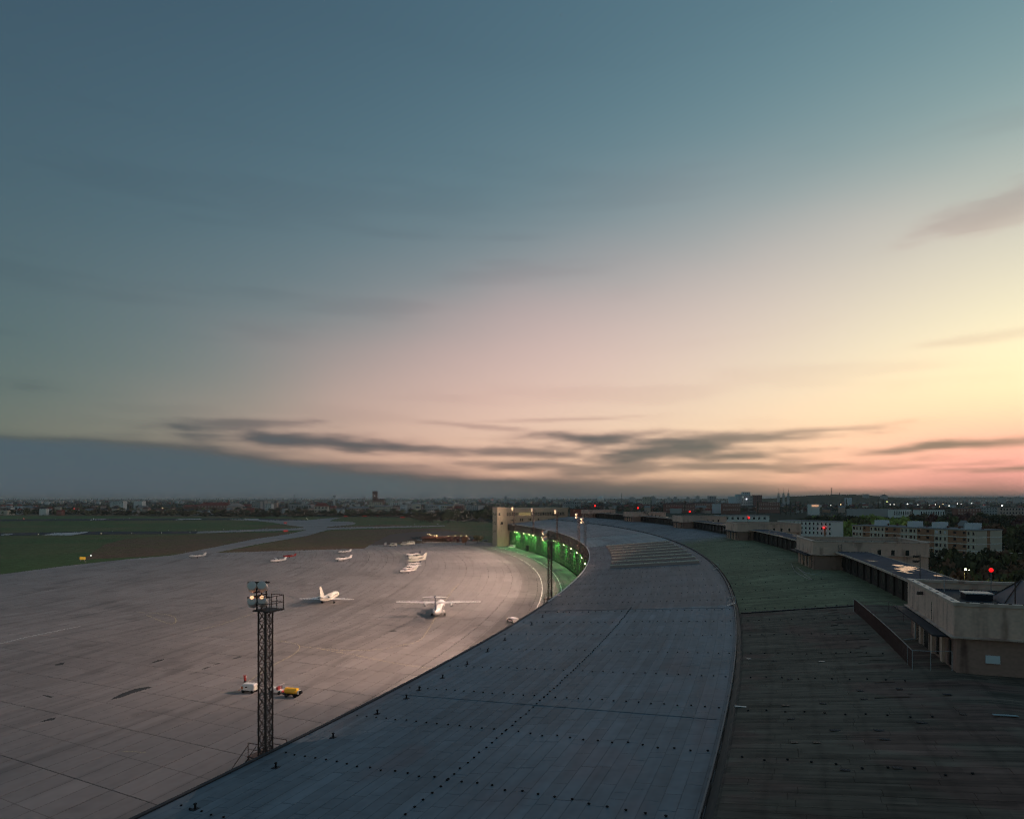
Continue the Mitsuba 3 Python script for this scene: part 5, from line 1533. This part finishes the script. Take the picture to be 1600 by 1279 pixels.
# ------------------------------------------------------------------ houses filling the town
HUE = {WH: 'white', CR: 'cream', GR: 'grey', BR: 'brick red', RO: 'rose', OC: 'ochre', BL: 'pale blue', RR: 'red', RDK: 'dark', RG: 'grey', RB: 'brown'}
wall_pick = [WH, CR, CR, RO, RO, GR, GR, BR, OC, BL]
roof_pick = [RR, RDK, RDK, RG, RB, RB]
zones = [(-20, 390, 788, 799, 70, 'the left skyline', 'small houses left of the skyline centre'), (430, 765, 784, 796, 60, 'the town above the hedge', 'small houses above the far hedge'),
         (905, 1250, 785.5, 796, 60, 'the town beyond the curved roof', 'small houses beyond the curved roof'), (1250, 1610, 786, 795, 40, 'the town behind the green trees', 'small houses beyond the trees on the right')]
for x0, x1, y0, y1, n, lab, grp in zones:
    for i in range(n):
        yb = y0 + (y1 - y0) * rng.random() ** 0.8
        Y = H * 1060 / (yb - 778 + 6.0)
        wd = float(rng.uniform(9, 22)) * (1.3 if x0 == 905 else 1)
        x = float(rng.uniform(x0, x1))
        hgt = float(rng.uniform(7, 14))
        wl = wall_pick[int(rng.integers(0, 10))] if x0 != 905 else [BR, BR, RO, GR, BR][int(rng.integers(0, 5))]
        c = along(x, Y)
        w = craft(None, c, float(rng.uniform(-.5, .5)))
        z = w([0, 0, 0])
        ex, ey = w([1, 0, 0]) - z, w([0, 1, 0]) - z
        dp = 10.0
        pt = float(rng.choice([0.6, 4.0, 5.0]))
        rm = RG if pt < 1 else roof_pick[int(rng.integers(0, 6))]
        part = ['far left', 'left', 'right', 'far right'][min(3, int(4 * (x - x0) / (x1 - x0)))]
        k = thing('town_house', f'{HUE[wl]} house, {HUE[rm]} {"flat" if pt < 1 else "pitched"} roof, {part} of {lab}', 'house', grp)
        put(k, 'wall', UNIT, wl, to_world=placed(w([-wd / 2, 0, 0]), ex * wd, ey * dp, [0, 0, hgt]))
        e0 = [w([-wd / 2 - .3, -.3, hgt + .02]), w([wd / 2 + .3, -.3, hgt + .02]), w([wd / 2 + .3, dp + .3, hgt + .02]), w([-wd / 2 - .3, dp + .3, hgt + .02])]
        s = 0 if pt > 1 else 5.2 - .3
        top = [w([-wd / 2 - .3, -.3 if s else dp / 2 - .1, hgt + pt]), w([wd / 2 + .3, -.3 if s else dp / 2 - .1, hgt + pt]), w([wd / 2 + .3, dp + .3 if s else dp / 2 + .1, hgt + pt]), w([-wd / 2 - .3, dp + .3 if s else dp / 2 + .1, hgt + pt])]
        put(k, 'roof', MB().loft([e0, top]).mesh(), rm)
mbs = {m: MB() for m in (GR, CR, WH, BR, RDK)}
for i in range(900):
    yb = 779.9 + 6.0 * rng.random() ** 1.3
    Y = H * 1060 / (yb - 778 + 2.0)
    c = along(float(rng.uniform(-60, 1660)), Y)
    s = float(rng.uniform(10, 30))
    m = (GR, CR, WH, BR, RDK)[int(rng.integers(0, 5))]
    h_ = float(rng.uniform(8, 18))
    mbs[m].box([c[0], c[1], h_ / 2], [s, 12, h_])
for m, q in mbs.items():
    put(None, 'distant_town', q.mesh(), m, kind='stuff')

# ------------------------------------------------------------------ the flats and the white office block on the right
k = thing('apartment_slab', 'long striped block of flats with ochre panels and a cream windowless end wall', 'apartment block')
A0, A1 = np.array([173.0, 345.0, 0]), np.array([197.2, 288.0, 0])
ex = (A1 - A0) / np.linalg.norm(A1 - A0)
ey = np.array([-ex[1], ex[0], 0])
if ey[0] < 0:
    ey = -ey
L = float(np.linalg.norm(A1 - A0))
TOP, DEP = 23.6, 17.0
put(k, 'wall', MB().frame(A0, ey * DEP, ex * L, [0, 0, TOP]).mesh() if np.cross(ey, ex)[2] > 0 else MB().frame(A0, ex * L, ey * DEP, [0, 0, TOP]).mesh(), 'house_cream')
rf_ = put(k, 'roof', MB().frame(A0 - ex * .3 - ey * .3 + [0, 0, TOP + .02], ey * (DEP + .6), ex * (L + .6), [0, 0, .35]).mesh(), 'roof_grey')
for t in (0.155, 0.44, 0.635, 0.875):
    o = A0 + ex * L * t + ey * 4 + [0, 0, TOP + .38]
    put(rf_, 'stair_head', MB().frame(o, ey * 6, ex * 3.6, [0, 0, 2.6]).mesh(), 'house_blue')
for t in np.linspace(.05, .95, 12):
    put(rf_, 'chimney', MB().box(A0 + ex * L * t + ey * 9 + [0, 0, TOP + .8], [.7, .7, 1.1]).mesh(), 'roof_brown')
ST = 2.9
nrm = -ey
for j in range(6):
    zb = TOP - ST * (j + 1)
    put(k, 'floor_band', MB().frame(A0 + nrm * .07 + [0, 0, zb - .12], ey * .06, ex * L, [0, 0, .26]).mesh(), 'house_white')
    for i in range(30):
        t0 = (i + .2) / 30
        if any(abs((i + .5) / 30 - q) < 0.037 for q in (.13, .335, .385, .60, .655, .845, .90)):
            if j == 0 or True:
                put(k, 'ochre_panel', UNIT, 'house_ochre', to_world=placed(A0 + ex * L * (i / 30) + nrm * .05 + [0, 0, zb + .16], ey * .04, ex * L / 30 * .98, [0, 0, ST - .32]))
                if i % 2:
                    put(k, 'balcony_opening', UNIT, 'screen_dark', to_world=placed(A0 + ex * L * ((i + .2) / 30) + nrm * .09 + [0, 0, zb + 1.3], ey * .035, ex * L / 30 * .6, [0, 0, 1.1]))
        else:
            lit = (i, j) in ((20, 0), (4, 1))
            put(k, 'window', UNIT, 'screen_dark' if not (i, j) in ((21, 0), (23, 0)) else 'house_blue', to_world=placed(A0 + ex * L * t0 + nrm * .05 + [0, 0, zb + 1.0], ey * .045, ex * L / 30 * (.35 + .25 * (i % 3 == 0)), [0, 0, 1.35]), **({'emitter': glow((1, .7, .35), .12)} if lit and (i, j) == (4, 1) else {}))
B0 = A1
for j in range(6):
    zb = TOP - ST * (j + 1)
    put(k, 'floor_band', MB().frame(B0 + ex * .01 + [0, 0, zb - .12], ey * DEP, ex * .06, [0, 0, .26]).mesh(), 'house_white')
put(k, 'brown_strip', MB().frame(B0 + ey * 6.9 + ex * .01, ey * 2.0, ex * .05, [0, 0, TOP - .1]).mesh(), 'house_ochre')

k = thing('white_office', 'white office block with a windowless bluish end wall behind the stair towers', 'office block')
W0, W1 = along(1215, 470), along(1300, 440)
ex = (W1 - W0) / np.linalg.norm(W1 - W0)
ey = np.array([-ex[1], ex[0], 0])
L = float(np.linalg.norm(W1 - W0))
TOP = 22.0
put(k, 'wall', MB().frame(W0, ex * L, ey * 15, [0, 0, TOP]).mesh(), 'house_white')
put(k, 'roof', MB().frame(W0 - ex * .2 - ey * .2 + [0, 0, TOP + .02], ex * (L + .4), ey * 15.4, [0, 0, .35]).mesh(), 'roof_grey')
for j in range(3):
    for i in range(14):
        put(k, 'window', UNIT, 'screen_dark', to_world=placed(W0 + ex * L * (i + .3) / 14 - ey * .05 + [0, 0, TOP - 3.0 * (j + 1) + .7], ex * 1.0, ey * .045, [0, 0, 1.6]))
put(k, 'brown_panel', UNIT, 'house_ochre', to_world=placed(W0 + ex * L * .86 - ey * .06 + [0, 0, 12], ex * 1.2, ey * .05, [0, 0, 7]))
k = thing('red_window_light', 'red glow on the front of the white office block', 'light')
put(k, 'bracket', MB().box(W1 - ex * 5 - ey * .7 + [0, 0, 17.7], [.3, 1.2, .3]).mesh(), 'dark_steel')
bulb(k, 'lens', W1 - ex * 5 - ey * 1.0 + np.array([0, 0, 18.2]), .75, (1, .01, .015), .22)
k = thing('office_pavilion', 'lower white flat block with a row of square windows behind the third stair tower', 'office block')
put(k, 'wall', MB().box(along(1163, 560) + [0, 8, 11.5], [42, 14, 23]).mesh(), 'house_white')
put(k, 'roof', MB().box(along(1163, 560) + [0, 8, 23.2], [43, 15, .4]).mesh(), 'roof_grey')
for i in range(9):
    put(k, 'window', UNIT, 'screen_dark', to_world=placed(along(1163, 560) + [-19 + 4.4 * i, .9, 20.0], [1.8, 0, 0], [0, .08, 0], [0, 0, 1.8]))

# ------------------------------------------------------------------ lights of the town
for x, y, Y, col, r, s in [(1160.6, 776.4, 2285, 'w', 1.9, .8), (1166.5, 779.4, 2285, 'c', 3.2, .5), (1160, 788.7, 1580, 'w', 1.1, .5), (1298, 789.2, 1450, 'w', 1.2, .3), (1313.6, 787.6, 1500, 'a', 1.5, .55), (1386, 783.5, 1900, 'g', 1.6, .5), (1391, 787.8, 1500, 'w', 1.2, .4), (1397, 787.8, 1500, 'w', 1.2, .4), (1418, 787.2, 1550, 'w', 1.6, .8), (1434, 788.3, 1500, 'w', 1.2, .5), (1452, 788.6, 1500, 'w', .9, .4), (1461.5, 787.9, 1500, 'w', 1.2, .5), (1473.5, 787.2, 1550, 'a', 1.0, .5), (1468, 791.2, 1300, 'a', 1.0, .4), (1496, 786.6, 1600, 'w', 1.3, .6), (1502, 787, 1600, 'w', 1.1, .5), (1483, 789.8, 1400, 'w', 1.4, .35), (1518, 786, 1600, 'w', 1.4, .6), (1566, 789.4, 1350, 'w', 1.6, .8), (1537, 789, 1340, 'r', .8, .3),
                           (36, 797.6, 1900, 'a', 1.4, .7), (58, 796.6, 1900, 'w', 1.2, .5), (116, 794.2, 1900, 'r', 1.8, .2), (254, 793.6, 1880, 'a', 2.2, .4), (212.5, 797.8, 1800, 'y', 1.4, .35), (289, 804, 1500, 'w', .5, .4), (675.5, 798.2, 1540, 'a', 1.5, .7), (480, 810.5, 1150, 'a', .6, .6), (712, 785.6, 1690, 'a', 1.0, .3), (830, 785.5, 1900, 'a', 1.3, .3), (446, 796.5, 1560, 'a', .9, .4), (1079, 792, 1400, 'w', .9, .3), (1168, 806, 540, 'r', .55, .5), (1285, 793.5, 1380, 'w', .8, .3), (770, 781.0, 2400, 'r', 1.2, .25), (750, 781.2, 2500, 'r', 1.2, .25)]:
    nm = {'w': 'white', 'c': 'cool white', 'a': 'amber', 'g': 'yellow green', 'y': 'yellow', 'r': 'red'}[col]
    zone = 'on the left skyline' if x < 780 else 'among the far yards on the right' if x > 1300 else 'beyond the curved roof'
    k = thing('town_light', f'{nm} lamp glowing {zone}', 'lamp', f'{nm} lamps {zone}')
    c = along(x, Y, y)
    put(k, 'post', ROD, 'dark_steel', to_world=rod([c[0], c[1] + 1, -.5], [c[0], c[1] + 1, max(c[2] + .5, 1)], .12))
    bulb(k, 'globe', c, r * .8, {'w': (1, .95, .85), 'c': (.85, .9, 1), 'a': (1, .62, .28), 'g': (.9, 1, .3), 'y': (1, .8, .3), 'r': (1, .03, .02)}[col], s)
for i, (x, y, Y, lit) in enumerate([(1508.7, 889.3, 175, True), (1514.5, 890.3, 180, True), (1580, 864, 235, False), (1594, 864, 232, False), (1456, 855, 250, False)]):
    k = thing('street_lamp', ['street lamp with a bright greenish glow among the dark trees', 'smaller lit street lamp right beside the bright greenish one', 'unlit street lamp with pale head in the trees, left of a pair', 'unlit street lamp with pale head in the trees, right of a pair', 'unlit street lamp between the flats and the second stair tower'][i], 'street lamp')
    c = along(x, Y, y)
    put(k, 'post', ROD, 'dark_steel', to_world=rod([c[0], c[1] + .5, -.5], c + [0, .5, .2], .07))
    put(k, 'arm', MB().bar(c + [0, .5, .2], c + [0, -.2, .3], .07).mesh(), 'dark_steel')
    if lit:
        bulb(k, 'lens', c, .30 if i == 0 else .14, (.85, 1, .55), 1.6)
        if i == 0:
            scene['street_glow'] = {'type': 'point', 'position': [float(q) for q in c - [0, .6, .5]], 'intensity': {'type': 'rgb', 'value': [4.5, 5.5, 2.0]}}
    else:
        put(k, 'lens', MB().box(c, [1.2, .4, .15]).mesh(), 'pale_metal')

# ------------------------------------------------------------------ trees
def crown(seed, lobes=7, leaves=420, slim=False, leaf=0.075):
    """Crown of leaf clumps, one metre high on one metre wide: clumps spread through uneven lobes."""
    g = np.random.default_rng(seed)
    cen = []
    for i in range(lobes):
        if slim:
            z = 0.12 + 0.8 * i / (lobes - 1)
            cen.append((g.normal(0, .05), g.normal(0, .05), z, .16 * math.sin(math.pi * min(.95, .25 + .7 * z)) + .05, .14))
        else:
            an, rr = g.uniform(0, 6.28), g.uniform(0.05, .30)
            z = g.uniform(.30, .78)
            cen.append((rr * math.cos(an), rr * math.sin(an), z, g.uniform(.15, .25), g.uniform(.13, .22)))
    v, f = [], []
    for i in range(leaves):
        cx_, cy_, cz_, rx, rz = cen[int(g.integers(0, lobes))]
        d = g.normal(size=3)
        d /= np.linalg.norm(d)
        rad = g.random() ** .35
        p = np.array([cx_, cy_, cz_]) + d * np.array([rx, rx, rz]) * rad
        n = d + g.normal(0, .5, 3)
        n /= np.linalg.norm(n)
        a = np.cross(n, g.normal(size=3))
        a /= np.linalg.norm(a)
        b = np.cross(n, a)
        s = leaf * g.uniform(.6, 1.3)
        k = len(v)
        v += [p + a * s, p + b * s * .8 - a * s * .3, p - a * s * .9 + n * s * .2, p - b * s * .7]
        f += [[k, k + 1, k + 2], [k, k + 2, k + 3]]
    return np.array(v), np.array(f)


CROWNS = [mikit.ply(crown(100 + i)) for i in range(6)]
SLIM = [mikit.ply(crown(200 + i, 7, 260, True, .05)) for i in range(2)]
TRUNK = mikit.ply(MB().tube([0, 0, 0], [0, 0, .3], .030, .022, 7).tube([0, 0, .28], [.10, .03, .60], .02, .008, 5).tube([0, 0, .28], [-.08, .06, .62], .02, .008, 5).tube([0, 0, .28], [0, -.09, .56], .018, .008, 5).mesh(), smooth=40)


def tree(label, group, x, Y, ztop, width, mat, slim=False):
    k = thing('poplar_tree' if slim else 'tree', label, 'tree', group)
    c = along(x, Y)
    m = T().translate([float(c[0]), float(c[1]), -0.5]).rotate([0, 0, 1], float(rng.uniform(0, 360))).scale([float(width), float(width), float(ztop + .5) / .98])
    put(k, 'crown', (SLIM if slim else CROWNS)[int(rng.integers(0, 2 if slim else 6))], mat, to_world=m)
    put(k, 'trunk', TRUNK, 'bark', to_world=m)


LEAF = dict(leaf_dark='dark', leaf_green='fresh green', leaf_light='pale green', leaf_brown='brownish', leaf_olive='olive green', leaf_red='reddish')


def rows(n, x0, x1, Y0, Y1, ytop, jit, wd, mats, label, group):
    for i in range(n):
        x = x0 + (x1 - x0) * (i + .5) / n + float(rng.normal(0, (x1 - x0) / n * .3))
        Y = float(rng.uniform(Y0, Y1))
        yt = (np.interp(x, *ytop) if isinstance(ytop, tuple) else ytop) + float(rng.normal(0, jit))
        zt = max(5.0, H - (yt - 778) * Y / 1060)
        m_ = mats[int(rng.integers(0, len(mats)))]
        third = ['left', 'middle', 'right'][min(2, int(3 * (x - x0) / (x1 - x0 + 1e-9)))] if x > x0 else 'left'
        tree(f'{LEAF[m_]} {label}, {third} part', group, x, Y, zt, wd * float(rng.uniform(.8, 1.25)), m_)


G1 = 'dark trees below the striped flats'
for q_, (Y0, Y1, yt, n) in enumerate(((262, 284, 855, 13), (238, 258, 864, 13), (214, 232, 874, 13), (190, 208, 884, 13), (166, 184, 897, 13), (145, 162, 912, 11))):
    rows(n, 1425, 1640, Y0, Y1, yt, 3.5, 12, ['leaf_dark', 'leaf_dark', 'leaf_olive', 'leaf_brown'], 'bushy tree in the ' + ['hindmost', 'fifth', 'fourth', 'third', 'second', 'nearest'][q_] + ' row below the striped flats', G1)
for x, yt, Y in [(1484, 843, 277), (1412, 846, 279), (1553, 848, 275), (1590, 838, 280), (1440, 852, 280)]:
    tree('dark round tree rising against the front of the striped flats', G1, x, Y, H - (yt - 778) * Y / 1060, 14, 'leaf_dark')
rows(34, 1240, 1432, 470, 640, ([1240, 1300, 1380, 1432], [814, 809, 806, 808]), 2.0, 19, ['leaf_green', 'leaf_green', 'leaf_olive'], 'tree in the grove behind the striped flats', 'green trees behind the flats')
rows(26, 1255, 1420, 700, 900, 803, 1.6, 20, ['leaf_green', 'leaf_olive', 'leaf_dark'], 'tree at the back of the grove behind the striped flats', 'green trees behind the flats')
tree('pale yellow green round tree, the brightest of the grove', None, 1424, 480, H - 31 * 480 / 1060, 17, 'leaf_light')
tree('large fresh green tree towering over the grove', None, 1410, 560, H - 23 * 560 / 1060, 24, 'leaf_green')
rows(40, 1430, 1625, 420, 620, ([1430, 1500, 1600], [814, 816, 818]), 3.0, 17, ['leaf_dark', 'leaf_brown', 'leaf_brown', 'leaf_olive', 'leaf_dark'], 'tree in the wood right of the flats', 'brownish trees right of the flats')
rows(36, 1425, 1625, 680, 980, 801.5, 2.0, 19, ['leaf_dark', 'leaf_brown', 'leaf_red', 'leaf_olive'], 'tree at the back of the wood on the right', 'brownish trees right of the flats')
rows(44, 645, 800, 1040, 1240, ([645, 690, 730, 765, 800], [799, 797.5, 795.5, 794, 794]), 1.2, 20, ['leaf_dark', 'leaf_dark', 'leaf_olive'], 'tree of the tall hedge left of the stone end block', 'dark hedge trees left of the end block')
tree('rounded reddish green tree beside the far garden', None, 727, 545, 8.5, 9, 'leaf_brown')
tree('round green tree between the far garden and the end block', None, 746, 565, 8.0, 12, 'leaf_olive')
for i, (x, wd) in enumerate([(700, 6), (706, 7), (714, 6)]):
    tree('dark bush in the far garden', 'dark bushes in the far garden', x, 575, 5.5, wd, 'leaf_red')
for x, yt, Y in [(1219, 783, 1500), (1228, 784, 1450), (1235, 783, 1500), (1243, 782.5, 1550), (1250, 784, 1500), (1262, 782.4, 1600), (1323, 780, 1500), (1380, 779, 1650), (1372, 781, 1650), (1408, 785, 1300), (1449, 785, 1300), (1184, 784, 1400), (1038, 780, 1900), (1017, 781, 1900), (995, 782, 1700), (1070, 782, 1500)]:
    tree('slim dark poplar standing up from the town on the right', 'slim poplars in the town', x, Y, H - (yt - 778) * Y / 1060, 9, 'leaf_dark', True)

# far-off woods and town trees that read as one mass
def far_crowns(n, fn, mat, leaves=26):
    mb = MB()
    for i in range(n):
        x, Y, zt, wd = fn()
        c = along(x, Y)
        v, f = BASE[int(rng.integers(0, 4))]
        mb.add(v * np.array([wd, wd, zt / .95]) + c, f)
    put(None, 'distant_wood', mb.mesh(), mat, kind='stuff')


BASE = [crown(300 + i, 5, 60, leaf=.15) for i in range(4)]


def far_left():
    yb = 805 - 24 * rng.random() ** 1.1
    Y = H * 1060 / (yb - 778 + 1.5)
    return float(rng.uniform(-60, 780)), Y, float(rng.uniform(8, 15)), float(rng.uniform(14, 24))


def left_edge():
    x = float(rng.uniform(-60, 660))
    return x, float(rng.uniform(1290, 1420)) + max(0, 330 - x) * .9, float(rng.uniform(6, 12)), float(rng.uniform(12, 22))


def far_right():
    yb = 800 - 20 * rng.random() ** 1.1
    Y = H * 1060 / (yb - 778 + 1.5)
    return float(rng.uniform(780, 2150) if rng.random() < .4 else rng.uniform(780, 1660)), Y, float(rng.uniform(8, 16)), float(rng.uniform(16, 26))


for m, n in (('leaf_dark', 420), ('leaf_olive', 260), ('leaf_brown', 160)):
    far_crowns(n, far_left, m)
far_crowns(300, left_edge, 'leaf_dark')
for m, n in (('leaf_dark', 560), ('leaf_olive', 270), ('leaf_red', 240), ('leaf_brown', 240)):
    far_crowns(n, far_right, m)


def right_edge():
    return float(rng.uniform(1650, 2300)), float(rng.uniform(170, 1000)), float(rng.uniform(11, 18)), float(rng.uniform(12, 18))


far_crowns(260, right_edge, 'leaf_dark')

# ------------------------------------------------------------------ the evening air
scene['air'] = {'type': 'homogeneous', 'albedo': rgb(0.95, 0.95, 0.95), 'sigma_t': 5.5e-5}
scene['haze'] = {'type': 'cube', 'to_world': T().translate([0, 0, 60.0]).scale([47000.0, 47000.0, 62.0]), 'bsdf': {'type': 'null'}, 'interior': {'type': 'ref', 'id': 'air'}}
labels['haze'] = {'kind': 'stuff'}
scene['camera']['medium'] = {'type': 'ref', 'id': 'air'}
